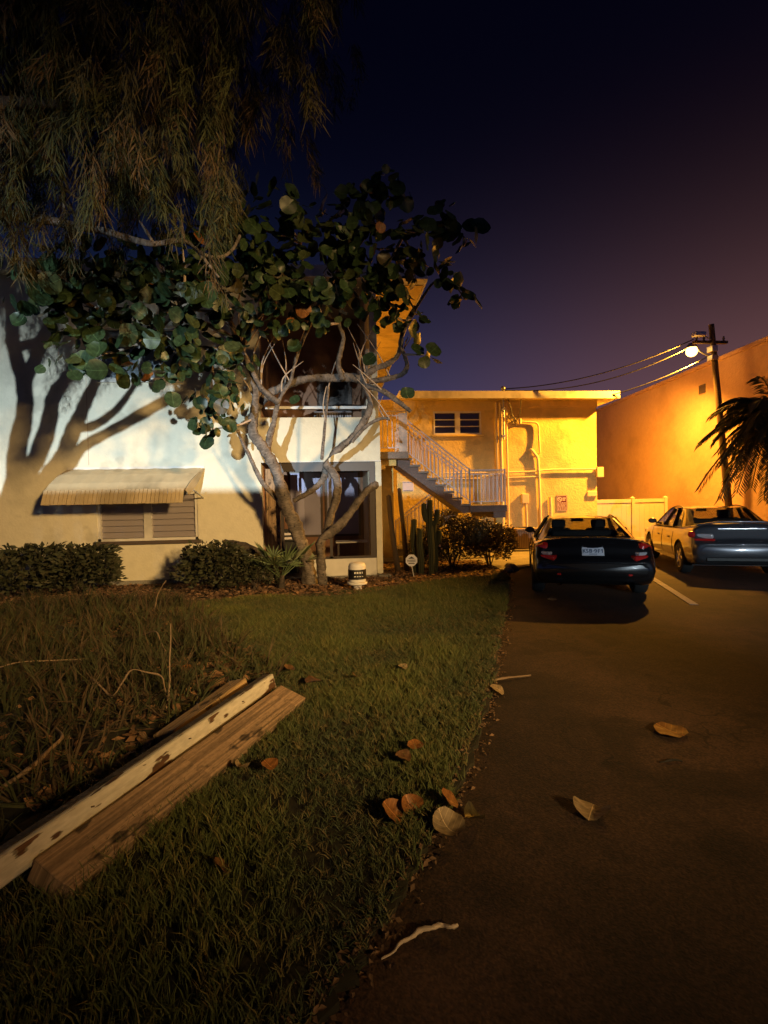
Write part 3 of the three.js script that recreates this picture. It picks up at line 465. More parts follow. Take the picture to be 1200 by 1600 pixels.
// ---------------------------------------------------------------- utility pole with the sodium street light
{
  const t = thing('utility_pole', 'leaning wooden utility pole with lit street light against the peach wall', 'utility pole', [11.6, 0, -13.9]);
  const at = (y) => [-0.5 * y / 6.45, y, -0.17 * y / 6.45];
  part(t, 'shaft', rod([0, -0.1, 0], at(6.55), 0.105, 0.075, 12), M.poleWood);
  const arm = part(t, 'crossarm', bx(-1.05, 6.0, -0.26, 0.0, 6.08, -0.14, 0.01), M.poleWood);
  for (const x of [-0.95, -0.72, -0.1]) part(arm, 'insulator', new THREE.LatheGeometry([[0, 0], [0.035, 0.01], [0.02, 0.05], [0.045, 0.07], [0.02, 0.1], [0.03, 0.13], [0, 0.15]].map(p => new THREE.Vector2(...p)), 8).translate(x, 6.08, -0.2), M.bronze);
  part(t, 'lamp_arm', tube([[-0.5, 5.6, -0.14], [-0.68, 5.74, -0.28], [-0.86, 5.96, -0.4]], 0.025, 7), M.galv);
  const head = part(t, 'lamp_head', new THREE.LatheGeometry([[0.0, 0.2], [0.09, 0.19], [0.13, 0.13], [0.15, 0.06], [0.14, 0.06], [0.11, 0.12], [0.0, 0.17]].map(p => new THREE.Vector2(...p)), 16).translate(-0.94, 5.88, -0.42), M.galv);
  part(head, 'lamp_lens', new THREE.SphereGeometry(0.16, 16, 12).translate(-0.94, 5.84, -0.42), mat(rgb(1, 0.75, 0.4), 0.4, { emissive: rgb(1.0, 0.52, 0.12), emissiveIntensity: 9 }));
  part(t, 'floodlight', [bx(-1.2, 6.14, -0.1, -0.88, 6.26, 0.12, 0.02), rod([-0.9, 6.18, 0], [-0.5, 6.1, -0.16], 0.02)], M.galv);
  part(t, 'bracket', [bx(-0.58, 5.5, -0.26, -0.38, 5.64, -0.05, 0.01), bx(-0.58, 5.74, -0.28, -0.4, 5.92, -0.04, 0.02)], M.galv);
  spotLight(SODIUM_DEEP, 840, [10.66, 5.79, -14.32], [8.46, 2.99, -16.12], 1.48, 0.7, 0.1);
  // service wires
  for (const [k, a, b, sag] of [[0, [10.73, 6.2, -14.32], [5.3, 4.95, -15.35], 0.3], [1, [10.96, 6.15, -14.32], [5.3, 4.9, -15.33], 0.45], [2, [11.2, 5.7, -14.3], [8.6, 4.72, -15.2], 0.1]]) {
    const p = []; for (let i = 0; i <= 10; i++) { const u = i / 10; p.push([a[0] + (b[0] - a[0]) * u, a[1] + (b[1] - a[1]) * u - sag * 4 * u * (1 - u), a[2] + (b[2] - a[2]) * u]); }
    solo('service_wire', tube(p, 0.016, 5, 24), M.black, ['upper black wire from the utility pole to the yellow roof', 'lower sagging black wire from the utility pole to the yellow roof', 'short black wire from the utility pole to the roof corner'][k], 'wire');
  }
}
// ---------------------------------------------------------------- what lights and shades the scene from behind the camera
{
  const f = thing('floodlight_post', 'tall post with sodium floodlight behind the viewer to the right', 'lamp post', [7.7, 0, 8.2]);
  part(f, 'post', rod([0, 0, 0], [0, 5.6, 0], 0.08, 0.06), M.galv);
  part(f, 'lamp_head', bx(-0.74, 5.3, -0.26, 0.74, 5.8, -0.06, 0.03), M.galv);
  part(f, 'lamp_lens', bx(-0.7, 5.33, -0.275, 0.7, 5.77, -0.262), mat(rgb(1, 0.8, 0.5), 0.4, { emissive: SODIUM, emissiveIntensity: 4 }));
  spotLight(SODIUM, 1650, [7.7, 5.55, 7.85], [-2.3, 1.15, -8.85], 0.272, 1, 0.7);
  const l = thing('street_lamp', 'white lit lamp post far behind the viewer', 'lamp post', [-5, 0, 22.2]);
  part(l, 'post', rod([0, 0, 0], [0, 2.95, 0], 0.06, 0.05), M.galv);
  part(l, 'lamp_head', bx(-0.2, 2.76, -0.12, 0.2, 3.04, 0.0, 0.03), M.galv);
  part(l, 'lamp_lens', bx(-0.15, 2.8, -0.135, 0.15, 3.0, -0.122), mat(rgb(0.9, 0.95, 1), 0.4, { emissive: LED, emissiveIntensity: 4 }));
  spotLight(LED, 3900, [-5, 2.9, 22.0], [-4.1, -3.3, -10.5], 0.3, 0.5, 0.12);
  const l2 = thing('street_lamp', 'second white lamp post behind the viewer at the right', 'lamp post', [7.0, 0, 14.2]);
  part(l2, 'post', rod([0, 0, 0], [0, 3.25, 0], 0.06, 0.05), M.galv);
  part(l2, 'lamp_head', bx(-0.2, 3.06, -0.12, 0.2, 3.34, 0.0, 0.03), M.galv);
  part(l2, 'lamp_lens', bx(-0.15, 3.1, -0.135, 0.15, 3.3, -0.122), mat(rgb(0.9, 0.95, 1), 0.4, { emissive: LED, emissiveIntensity: 4 }));
  spotLight(LED, 430, [7.0, 3.2, 14.0], [6.5, 0.3, -9.0], 0.165, 0.5, 0.12);
  const p = thing('board_fence', 'tall board fence close behind the viewer', 'fence', [0, 0, 4]);
  for (let i = 0; i < 72; i++) part(p, 'board', bx(-14 + i * 0.205, 0, -0.012, -14 + i * 0.205 + 0.203, 2.33, 0.012), M.wood);
  for (const y of [0.3, 1.2, 2.0]) part(p, 'rail', bx(-14, y, 0.012, 0.76, y + 0.09, 0.05), M.wood);
}
// ---------------------------------------------------------------- sea grape tree
function roundLeaf(cup, notch) {                                   // round cupped leaf, 1 unit across, stalk at the origin, facing +z
  const n = 12, pos = [0, 0.46, -cup], uv = [0.5, 0.46], idx = [];
  for (let i = 0; i <= n; i++) { const a = -Math.PI / 2 + i / n * 2 * Math.PI, r = 0.5 * (1 - notch * Math.exp(-Math.pow((i > n / 2 ? n - i : i) / 1.1, 2)) + 0.03 * Math.sin(i * 2.1)); const x = Math.cos(a) * r, y = 0.48 + Math.sin(a) * r; pos.push(x, y, cup * 0.9 * (x * x * 2 - 0.15) + 0.035 * Math.sin(i * 1.9)); uv.push(0.5 + x, y); }
  for (let i = 0; i < n; i++) idx.push(0, i + 1, i + 2);
  const g = new THREE.BufferGeometry(); g.setAttribute('position', new THREE.Float32BufferAttribute(pos, 3)); g.setAttribute('uv', new THREE.Float32BufferAttribute(uv, 2)); g.setIndex(idx); g.computeVertexNormals(); return g;
}
const LEAVES = [roundLeaf(0.12, 0.25), roundLeaf(-0.1, 0.2), roundLeaf(0.2, 0.3), roundLeaf(0.05, 0.15)];
const leafMat = (r, g, b, rough = 0.38) => phys(rgb(r, g, b), rough, { map: T.leaf, side: THREE.DoubleSide, specularIntensity: 0.6 });
const LM = [leafMat(0.075, 0.14, 0.058), leafMat(0.10, 0.18, 0.075), leafMat(0.055, 0.105, 0.045), leafMat(0.13, 0.17, 0.065), leafMat(0.14, 0.11, 0.045)];
const LMorange = leafMat(0.60, 0.25, 0.07, 0.5), LMtan = leafMat(0.62, 0.46, 0.26, 0.6), LMbrown = leafMat(0.30, 0.15, 0.06, 0.6);
function orient(m, p, n, size, roll) { const q = new THREE.Quaternion().setFromUnitVectors(V(0, 0, 1), n.clone().normalize()); q.multiply(new THREE.Quaternion().setFromAxisAngle(V(0, 0, 1), roll)); m.compose(p, q, V(size, size, size)); return m; }
{
  const t = thing('sea_grape_tree', 'sea grape tree with twisted pale trunks and round green leaves before the porch', 'tree');
  const nm = ['trunk', 'trunk'];
  GRAPE_LIMBS.forEach((p, i) => part(t, nm[i] || (i > 18 ? 'root' : 'limb'), limb(p.map(q => [q[0], q[1], q[2], q[3] * (i ? 0.95 : 0.84)]), { sd: i + 1, knot: 0.16, radial: 10, per: 5 }), M.bark));
  const C = [[-3.26,4.32,-6.6],[-2.92,4.1,-6.8],[-2.62,3.68,-7],[-3,3.4,-6.6],[-2.28,4.27,-7],[-2.35,3.54,-7.4],[-1.8,4.27,-7],[-1.58,4.79,-7.2],[-1.33,4.42,-7.6],[-0.9,4.32,-7.8],[-1.61,3.8,-8],[-1.76,3.26,-8.2],[-1.92,2.79,-8.4,0.5],[-0.86,5.16,-7.6],[-0.4,4.99,-7.6],[-0.15,4.59,-8],[0.45,4.9,-8],[0.87,4.68,-8.2],[1.06,5.21,-8],[0.25,5.29,-7.6],[0.62,5.74,-7.4],[0.81,6.02,-7.4,0.7],[1.2,5.31,-7.6],[1.67,5.65,-7.5,0.5],[2.05,5.46,-7.5,0.22],[1.8,5.0,-7.8,0.4],[2.06,4.68,-7.8,0.2],[1.5,3.93,-8.2,0.12],[1.25,4.5,-8.3,0.5],[0.85,5.1,-8],[-0.29,5.44,-7.4],[-0.69,5.39,-7],[-1.11,5.29,-7],[-3.38,4.16,-6.4],[-2.59,4.58,-6.8],[-0.6,4.7,-7.6],[-1.9,4.6,-7.2],[-2.1,3.9,-7.4],[-1.2,4.9,-7.4],[0.1,4.9,-7.9],[-2.2,4.75,-7.0],[-1.9,5.0,-7.0],[-1.4,5.1,-7.0],[0.3,5.6,-7.5],[-2.9,4.5,-6.7],[-0.9,4.75,-7.4]];
  const all = []; const twigs = [];
  const nodes = []; GRAPE_LIMBS.forEach((p, i) => { if (i < 19) for (const q of p) if (q[1] > 3) nodes.push(q); });
  for (const [cx, cy, cz, dens = 1] of C) {
    let best = nodes[0], bd = 1e9; for (const q of nodes) { const d = Math.hypot(q[0] - cx, q[1] - cy, q[2] - cz); if (d < bd) { bd = d; best = q; } }
    const mid = [(best[0] + cx) / 2 + R(-0.08, 0.08), (best[1] + cy) / 2 + R(-0.12, 0.05), (best[2] + cz) / 2, 0.018];
    twigs.push(limb([[best[0], best[1], best[2], 0.022], mid, [cx, cy, cz, 0.01]], { radial: 5, per: 3, knot: 0.1, sd: cx }));
    const rad = 0.4 * Math.max(0.4, Math.sqrt(dens)), n = Math.round(38 * dens);
    for (let k = 0; k < n; k++) {
      const d = V(R(-1, 1), R(-1, 1), R(-1, 1)); if (d.lengthSq() > 1) { k--; continue; }
      const p = V(cx + d.x * rad * 1.15, cy + d.y * rad, cz + d.z * rad * 1.2), nrm = V(d.x * 0.8 + R(-0.7, 0.7), d.y * 0.5 + R(-0.3, 0.8), 0.35 + R(-0.4, 0.7));
      const s = R(0.1, 0.26) * (dens < 0.6 ? 1.12 : 1), r = rnd();
      all.push({ p, nrm, s, roll: R(0, 6.28), m: r < 0.006 ? LMorange : r < 0.06 ? LM[4] : LM[Math.floor(rnd() * 4)], g: Math.floor(rnd() * 4) });
    }
  }
  for (let k = 0; k < 46; k++) {                                  // fine bare shoots through the open middle of the tree
    const q = nodes[Math.floor(rnd() * nodes.length)]; if (q[0] < -1.9 || q[0] > 1.2 || q[1] > 4.6) continue;
    const dx = R(-0.55, 0.55), dy = R(0.3, 1.0);
    twigs.push(limb([[q[0], q[1], q[2], 0.014], [q[0] + dx * 0.4 + R(-0.08, 0.08), q[1] + dy * 0.5, q[2] + R(-0.1, 0.15), 0.011], [q[0] + dx + R(-0.1, 0.1), q[1] + dy, q[2] + R(-0.1, 0.3), 0.005]], { radial: 5, per: 4, knot: 0.14, sd: k }));
  }
  for (const [x, y, z, s] of [[2.12, 5.5, -7.4, 0.3], [1.7, 5.78, -7.4, 0.24], [1.85, 5.6, -7.4, 0.22], [2.1, 4.62, -7.7, 0.24], [1.55, 3.92, -8.1, 0.28], [1.3, 3.28, -8.55, 0.26], [-1.7, 4.2, -6.8, 0.33], [-3.05, 3.45, -6.5, 0.27], [-2.8, 3.6, -6.6, 0.28], [-0.45, 4.15, -8.3, 0.26], [0.75, 4.05, -8.6, 0.26], [-0.6, 3.3, -9.0, 0.2], [0.85, 5.95, -7.2, 0.26], [0.7, 5.6, -7.2, 0.26], [1.0, 5.7, -7.2, 0.27]]) all.push({ p: V(x, y, z), nrm: V(R(-0.4, 0.4), R(0, 0.5), 1), s, roll: R(0, 6.28), m: LM[Math.floor(rnd() * 3)], g: Math.floor(rnd() * 4), big: 1 });
  for (const [x, y, z] of [[0.62, 6.1, -7.3], [0.75, 5.5, -7.2], [0.55, 6.15, -7.4]]) all.push({ p: V(x, y, z), nrm: V(0.3, -0.2, 1), s: 0.16, roll: 3, m: LMorange, g: 0, big: 1 });
  all.sort((a, b) => (b.big || 0) - (a.big || 0) || b.s / (8 + b.p.z * -1) - a.s / (8 + a.p.z * -1));
  const m4 = new THREE.Matrix4();
  all.slice(0, 300).forEach(l => { const m = part(t, 'leaf', LEAVES[l.g], l.m); orient(m4, l.p, l.nrm, l.s, l.roll); m.applyMatrix4(m4); });
  const byMat = new Map(); all.slice(300).forEach(l => { const g = LEAVES[l.g].clone().applyMatrix4(orient(m4, l.p, l.nrm, l.s, l.roll)); if (!byMat.has(l.m)) byMat.set(l.m, []); byMat.get(l.m).push(g); });
  for (const [m, g] of byMat) part(t, 'foliage', g, m).userData.kind = 'stuff';
  part(t, 'twigs', twigs, M.twig).userData.kind = 'stuff';
}
// small pointed leaf (two folded triangles), 1 unit long along +y
function sliver(w = 0.3, fold = 0.06) { const g = new THREE.BufferGeometry(); g.setAttribute('position', new THREE.Float32BufferAttribute([0, 0, 0, w / 2, 0.45, fold, 0, 1, -0.05, -w / 2, 0.45, fold], 3)); g.setAttribute('uv', new THREE.Float32BufferAttribute([0.5, 0, 1, 0.45, 0.5, 1, 0, 0.45], 2)); g.setIndex([0, 1, 2, 0, 2, 3]); g.computeVertexNormals(); return g; }
function scatter(list, base) {                                      // many copies of a small geometry baked into one
  const bp = base.attributes.position, bn = base.attributes.normal, bu = base.attributes.uv, bi = base.index.array, nv = bp.count;
  const pos = new Float32Array(list.length * nv * 3), nor = new Float32Array(list.length * nv * 3), uv = new Float32Array(list.length * nv * 2), idx = new Uint32Array(list.length * bi.length), v = V(), n3 = new THREE.Matrix3();
  list.forEach((m, k) => { n3.getNormalMatrix(m); for (let i = 0; i < nv; i++) { const o = (k * nv + i) * 3; v.fromBufferAttribute(bp, i).applyMatrix4(m); pos[o] = v.x; pos[o + 1] = v.y; pos[o + 2] = v.z; v.fromBufferAttribute(bn, i).applyMatrix3(n3).normalize(); nor[o] = v.x; nor[o + 1] = v.y; nor[o + 2] = v.z; uv[(k * nv + i) * 2] = bu.getX(i); uv[(k * nv + i) * 2 + 1] = bu.getY(i); } for (let i = 0; i < bi.length; i++) idx[k * bi.length + i] = bi[i] + k * nv; });
  const g = new THREE.BufferGeometry(); g.setAttribute('position', new THREE.BufferAttribute(pos, 3)); g.setAttribute('normal', new THREE.BufferAttribute(nor, 3)); g.setAttribute('uv', new THREE.BufferAttribute(uv, 2)); g.setIndex(new THREE.BufferAttribute(idx, 1)); return g;
}
const UP = V(0, 1, 0);
function aim(p, dir, s, roll) { const q = new THREE.Quaternion().setFromUnitVectors(UP, dir.normalize()).multiply(new THREE.Quaternion().setFromAxisAngle(UP, roll)); return new THREE.Matrix4().compose(p, q, V(...(s.length ? s : [s, s, s]))); }
// ---------------------------------------------------------------- big feathery tree on the left, its crown over the garden
{
  const t = thing('pine_tree', 'large dark tree with drooping feathery foliage overhanging from the left', 'tree');
  part(t, 'trunk', limb([[-6.05, -0.1, -4, 0.34], [-6.0, 0.6, -4, 0.28], [-5.95, 1.3, -4, 0.25], [-5.85, 2.1, -4, 0.22]], { radial: 12 }), M.barkDark);
  SHADE_LIMBS.forEach((p, i) => part(t, 'limb', limb(p, { sd: i + 3, knot: 0.1 }), M.barkDark));
  BARE_LIMBS.forEach((p, i) => part(t, 'bare_branch', limb(p, { sd: i + 5, knot: 0.12, radial: 7 }), M.bark));
  part(t, 'bare_branch', limb([[-5.85, 4.3, -4.05, 0.08], [-5.2, 4.5, -4.7, 0.07], [-4.6, 4.45, -5.2, 0.065], [-4.02, 4.49, -5.6, 0.06]], { sd: 9 }), M.bark);
  const br = [];
  for (const [a, b] of [[[-5.83, 4.92, -4], [-3.5, 7.2, -4.6]], [[-5.89, 5.5, -3.94], [-2.0, 7.8, -4.2]], [[-4.98, 5.13, -3.97], [-0.6, 7.3, -4.8]], [[-4.62, 4.45, -3.84], [-3.4, 6.6, -4.4]], [[-4.44, 4.16, -4.04], [-1.6, 5.6, -5.6]], [[-4.04, 3.78, -4.07], [-3.2, 5.6, -5.9]]]) {
    const L = limb([[...a, 0.085], [(a[0] * 2 + b[0]) / 3, (a[1] * 2 + b[1]) / 3 + 0.2, (a[2] * 2 + b[2]) / 3, 0.06], [(a[0] + 2 * b[0]) / 3, (a[1] + 2 * b[1]) / 3 + 0.2, (a[2] + 2 * b[2]) / 3, 0.045], [...b, 0.02]], { sd: a[1] }); br.push(L);
    part(t, 'limb', L, M.barkDark);
  }
  const ms = [[], [], []];
  for (let c = 0; c < 4800; c++) {                               // drooping sprays of fine needles, thinner towards the outline
    const z = R(-7.8, -4.3), y = 1.6 + R(0.48, 1.4) * -z, x = R(-1.0 * -z - 0.8, 0.07 * -z - 0.06), right = x / -z;
    const lump = vn(x / 9 + 0.5, y / 9, 9, 201) * 0.6 + vn(x / 9 + 0.3, (y + z) / 9, 20, 205) * 0.4;
    if (lump < 0.36 && rnd() < 0.85) continue;
    if (y < 1.6 - z * (0.55 + 0.10 * Math.sin(x * 3.1 + z) + 0.07 * Math.sin(x * 7.7) + 0.26 * ss(-0.4, 0, right))) continue;
    if (right > -0.15 && rnd() < 0.5) continue;
    const col = rnd() < 0.12 ? 2 : c % 2, len = R(0.25, 0.6), ax = R(-0.35, 0.35), az = R(-0.35, 0.35);
    for (let k = 0; k < 52; k++) { const u = rnd(), p = V(x + ax * len * u + R(-0.05, 0.05), y - len * u, z + az * len * u + R(-0.05, 0.05)); ms[col].push(aim(p, V(ax + R(-0.65, 0.65), -1, az + R(-0.65, 0.65)), [R(0.018, 0.04), R(0.08, 0.24), 0.04], R(0, 6.28))); }
  }
  const cols = [rgb(0.045, 0.048, 0.022), rgb(0.055, 0.048, 0.026), rgb(0.085, 0.058, 0.032)];
  ms.forEach((l, i) => part(t, 'crown', scatter(l, sliver(0.35, 0.1)), phys(cols[i], 1, { side: THREE.DoubleSide, specularIntensity: 0 })));
}
// ---------------------------------------------------------------- shrubs and ground plants
function shrub(name, label, [x, y, z], [rx, ry, rz], n, len, cols, group, flat = 0) {
  const t = thing(name, label, 'shrub', [x, y, z], 0, group);
  const st = []; for (let i = 0; i < 9; i++) { const a = R(0, 6.28), r = R(0.3, 0.8); st.push(limb([[R(-0.1, 0.1) * rx, -0.02, R(-0.1, 0.1) * rz, 0.014], [Math.cos(a) * r * rx * 0.5, ry * 0.8, Math.sin(a) * r * rz * 0.5, 0.01], [Math.cos(a) * r * rx, ry * R(1.1, 1.8), Math.sin(a) * r * rz, 0.005]], { radial: 5, per: 3, sd: i })); }
  part(t, 'stems', st, M.barkDark);
  const cl2 = []; for (let i = 0; i < 46; i++) { const a = R(0, 6.28), e = R(-0.5, 1), q = Math.sqrt(1 - e * e * 0.8) * R(0.55, 1); cl2.push([Math.cos(a) * q * rx, ry + e * ry * R(0.75, 1.05), Math.sin(a) * q * rz]); }
  const ms = cols.map(() => []);
  for (let i = 0; i < n; i++) { const c = cl2[Math.floor(rnd() * cl2.length)], d = V(R(-1, 1), R(-1, 1), R(-1, 1)); const p = V(c[0] + d.x * rx * 0.28, Math.max(0.03, c[1] + d.y * ry * 0.28), c[2] + d.z * rz * 0.28); ms[Math.floor(rnd() * cols.length)].push(aim(p, V(d.x + p.x / rx * 0.5, R(-0.4, 0.9), d.z + p.z / rz * 0.6), len * R(0.6, 1.25), R(0, 6.28))); }
  ms.forEach((l, i) => part(t, 'foliage', scatter(l, sliver(0.5, 0.08)), cols[i]));
  return t;
}
const shr = (r, g, b, q = 0.45) => phys(rgb(r, g, b), q, { side: THREE.DoubleSide });
const dk = [shr(0.035, 0.04, 0.018, 0.75), shr(0.042, 0.048, 0.02, 0.75), shr(0.055, 0.052, 0.025, 0.75)], md = [shr(0.07, 0.065, 0.025), shr(0.11, 0.09, 0.035), shr(0.17, 0.12, 0.05)];
shrub('hedge_shrub', 'dark leafy shrub under the awning at the far left', [-5.3, 0.03, -9.35], [0.75, 0.42, 0.5], 2200, 0.12, dk, 'shrubs along the cream wall');
shrub('hedge_shrub', 'dark leafy shrub below the left end of the louvred window', [-4.4, 0.03, -9.4], [0.62, 0.42, 0.5], 2200, 0.12, dk, 'shrubs along the cream wall');
shrub('hedge_shrub', 'dark leafy shrub below the right end of the louvred window', [-2.12, 0.03, -9.3], [0.62, 0.4, 0.5], 2200, 0.11, dk, 'shrubs along the cream wall');
shrub('hedge_shrub', 'low dark shrub left of the fan palm', [-1.45, 0.03, -9.3], [0.42, 0.3, 0.4], 1400, 0.07, dk, 'shrubs along the cream wall');
shrub('bush', 'larger rounded brownish bush below the staircase behind the cactus', [2.65, 0.03, -11.35], [0.75, 0.56, 0.5], 5200, 0.085, md, 'bushes below the stairs');
shrub('bush', 'rounded dark bush at the lawn corner below the stair landing', [3.55, 0.03, -11.5], [0.52, 0.54, 0.45], 4200, 0.075, md, 'bushes below the stairs');
shrub('bush', 'low bush with pale blossoms between the cacti', [1.95, 0.03, -11.2], [0.4, 0.42, 0.35], 1500, 0.07, md, 'bushes below the stairs');
{ // blossoms on that low bush
  const l = []; for (let i = 0; i < 12; i++) l.push(new THREE.IcosahedronGeometry(R(0.018, 0.034), 0).translate(1.95 + R(-0.3, 0.36), R(0.35, 0.8), -10.83 + R(-0.05, 0.1)));
  solo('blossom_spray', l, mat(rgb(0.7, 0.42, 0.36), 0.7), 'pale pink blossoms on the low bush between the cacti', 'flowers').userData.kind = 'stuff';
}
{ // columnar cacti
  const cm = mat(rgb(0.04, 0.046, 0.02), 0.8);
  const cactus = (x, z, h, arms, label) => { const t = thing('cactus', label, 'cactus', [x, 0.03, z], 0, 'columnar cacti by the stairs'); const rib = (pts) => { const g = limb(pts, { radial: 40, per: 5, knot: 0.03, sd: x, ribs: 9 }); return g; }; part(t, 'stem', rib([[0, -0.05, 0, 0.05], [0.01, h * 0.3, 0, 0.06], [-0.02, h * 0.7, 0, 0.065], [0, h, 0, 0.05]]), cm); for (const [y0, dx, hh] of arms) part(t, 'arm', rib([[0, y0, 0, 0.035], [dx * 0.7, y0 + 0.05, 0.02, 0.045], [dx, y0 + 0.2, 0.02, 0.05], [dx, y0 + hh, 0.02, 0.045]]), cm); };
  cactus(1.98, -10.45, 1.55, [[1.1, -0.13, 0.38], [1.05, 0.14, 0.3]], 'tallest cactus with forked arms at the top');
  cactus(1.78, -10.55, 0.95, [], 'short straight cactus left of the tallest cactus');
  cactus(1.68, -10.7, 1.15, [], 'slim cactus farthest left in the cactus row');
  cactus(2.12, -10.75, 1.1, [[0.6, 0.1, 0.3]], 'cactus with one low arm right of the tallest cactus');
  const log = (pts, label) => solo('leaning_log', limb(pts, { knot: 0.1, radial: 8 }), mat(rgb(0.05, 0.036, 0.027), 0.9), label, 'log', null, 'dark logs leaning beside the corner post');
  log([[1.38, 0.0, -11.1, 0.06], [1.28, 0.8, -11.2, 0.06], [1.2, 1.7, -11.25, 0.055]], 'dark leaning log right beside the cream corner post');
  log([[1.58, 0.0, -11.2, 0.06], [1.54, 0.8, -11.25, 0.055], [1.45, 1.85, -11.3, 0.05]], 'dark leaning log nearer the cacti under the landing');
}
{ // small fan palm by the trunk
  const t = thing('fan_palm', 'small green fan palm at the foot of the sea grape tree', 'palm', [-0.98, 0.03, -9.35]);
  const gm = [shr(0.10, 0.14, 0.06), shr(0.14, 0.19, 0.09), shr(0.2, 0.22, 0.13)];
  part(t, 'stem', limb([[0, -0.03, 0, 0.06], [0.02, 0.25, 0, 0.05]], { radial: 7 }), M.barkDark);
  for (let f = 0; f < 11; f++) {
    const a = f * 2.4, tilt = R(0.5, 1.15), l = R(0.3, 0.55), e = V(Math.cos(a) * Math.sin(tilt) * l, 0.22 + Math.cos(tilt) * l, Math.sin(a) * Math.sin(tilt) * l);
    const fr = part(t, 'frond', rod([0, 0.2, 0], e.toArray(), 0.009, 0.006, 5), gm[0]);
    const d = e.clone().sub(V(0, 0.2, 0)).normalize(), side = d.clone().cross(UP).normalize(), ms = [];
    for (let k = -6; k <= 6; k++) ms.push(aim(e.clone(), d.clone().multiplyScalar(Math.cos(k * 0.24)).addScaledVector(side, Math.sin(k * 0.24)).add(V(0, -0.12 - R(0, 0.1), 0)), [0.16, R(0.3, 0.42), 0.16], 0));
    part(fr, 'leaflets', scatter(ms, sliver(0.22, 0.12)), gm[f % 3]);
  }
  solo('fallen_log', limb([[-2.02, 0.86, -9.7, 0.075], [-1.75, 0.82, -9.68, 0.085], [-1.45, 0.7, -9.66, 0.08], [-1.2, 0.5, -9.62, 0.06], [-1.02, 0.06, -9.6, 0.05]], { knot: 0.16, sd: 4 }), M.barkDark, 'broken brown log propped among the plants left of the trunk', 'log');
}
{ // palm at the right edge
  const t = thing('palm_tree', 'dark feathery palm tree at the right edge before the peach wall', 'palm', [10.32, 0, -11.0]);
  part(t, 'trunk', limb([[0.1, -0.1, 0, 0.17], [0.05, 1.2, 0, 0.13], [0, 2.3, 0, 0.12], [0, 3.35, 0, 0.1]], { radial: 12 }), M.barkDark);
  const pm = [shr(0.045, 0.05, 0.02, 0.6), shr(0.075, 0.07, 0.028, 0.6)];
  for (let f = 0; f < 64; f++) {
    const a = f * 2.399, lift = R(-0.3, 1.35), l = R(1.5, 2.1), P = [];
    for (let i = 0; i <= 7; i++) { const u = i / 7, h = Math.cos(lift) * l * u; P.push(V(Math.cos(a) * h * 0.85, 3.35 + Math.sin(lift) * l * u - 1.25 * u * u * (1.1 - 0.2 * lift), Math.sin(a) * h * 0.85)); }
    const fr = part(t, 'frond', new THREE.TubeGeometry(new THREE.CatmullRomCurve3(P), 10, 0.014, 5), pm[1]), ms = [], c = new THREE.CatmullRomCurve3(P);
    for (let k = 0; k < 88; k++) { const u = 0.1 + 0.9 * k / 88, p = c.getPoint(u), tg = c.getTangent(u), s = tg.clone().cross(UP).normalize().multiplyScalar(k % 2 ? 1 : -1); ms.push(aim(p, tg.multiplyScalar(0.7).addScaledVector(s, 1).add(V(0, -0.45 - R(0, 0.35), 0)), [0.26, R(0.36, 0.55) * (1.15 - 0.6 * u), 0.26], R(0, 0.6))); }
    part(fr, 'leaflets', scatter(ms, sliver(0.14, 0.05)), pm[f % 2]);
  }
}
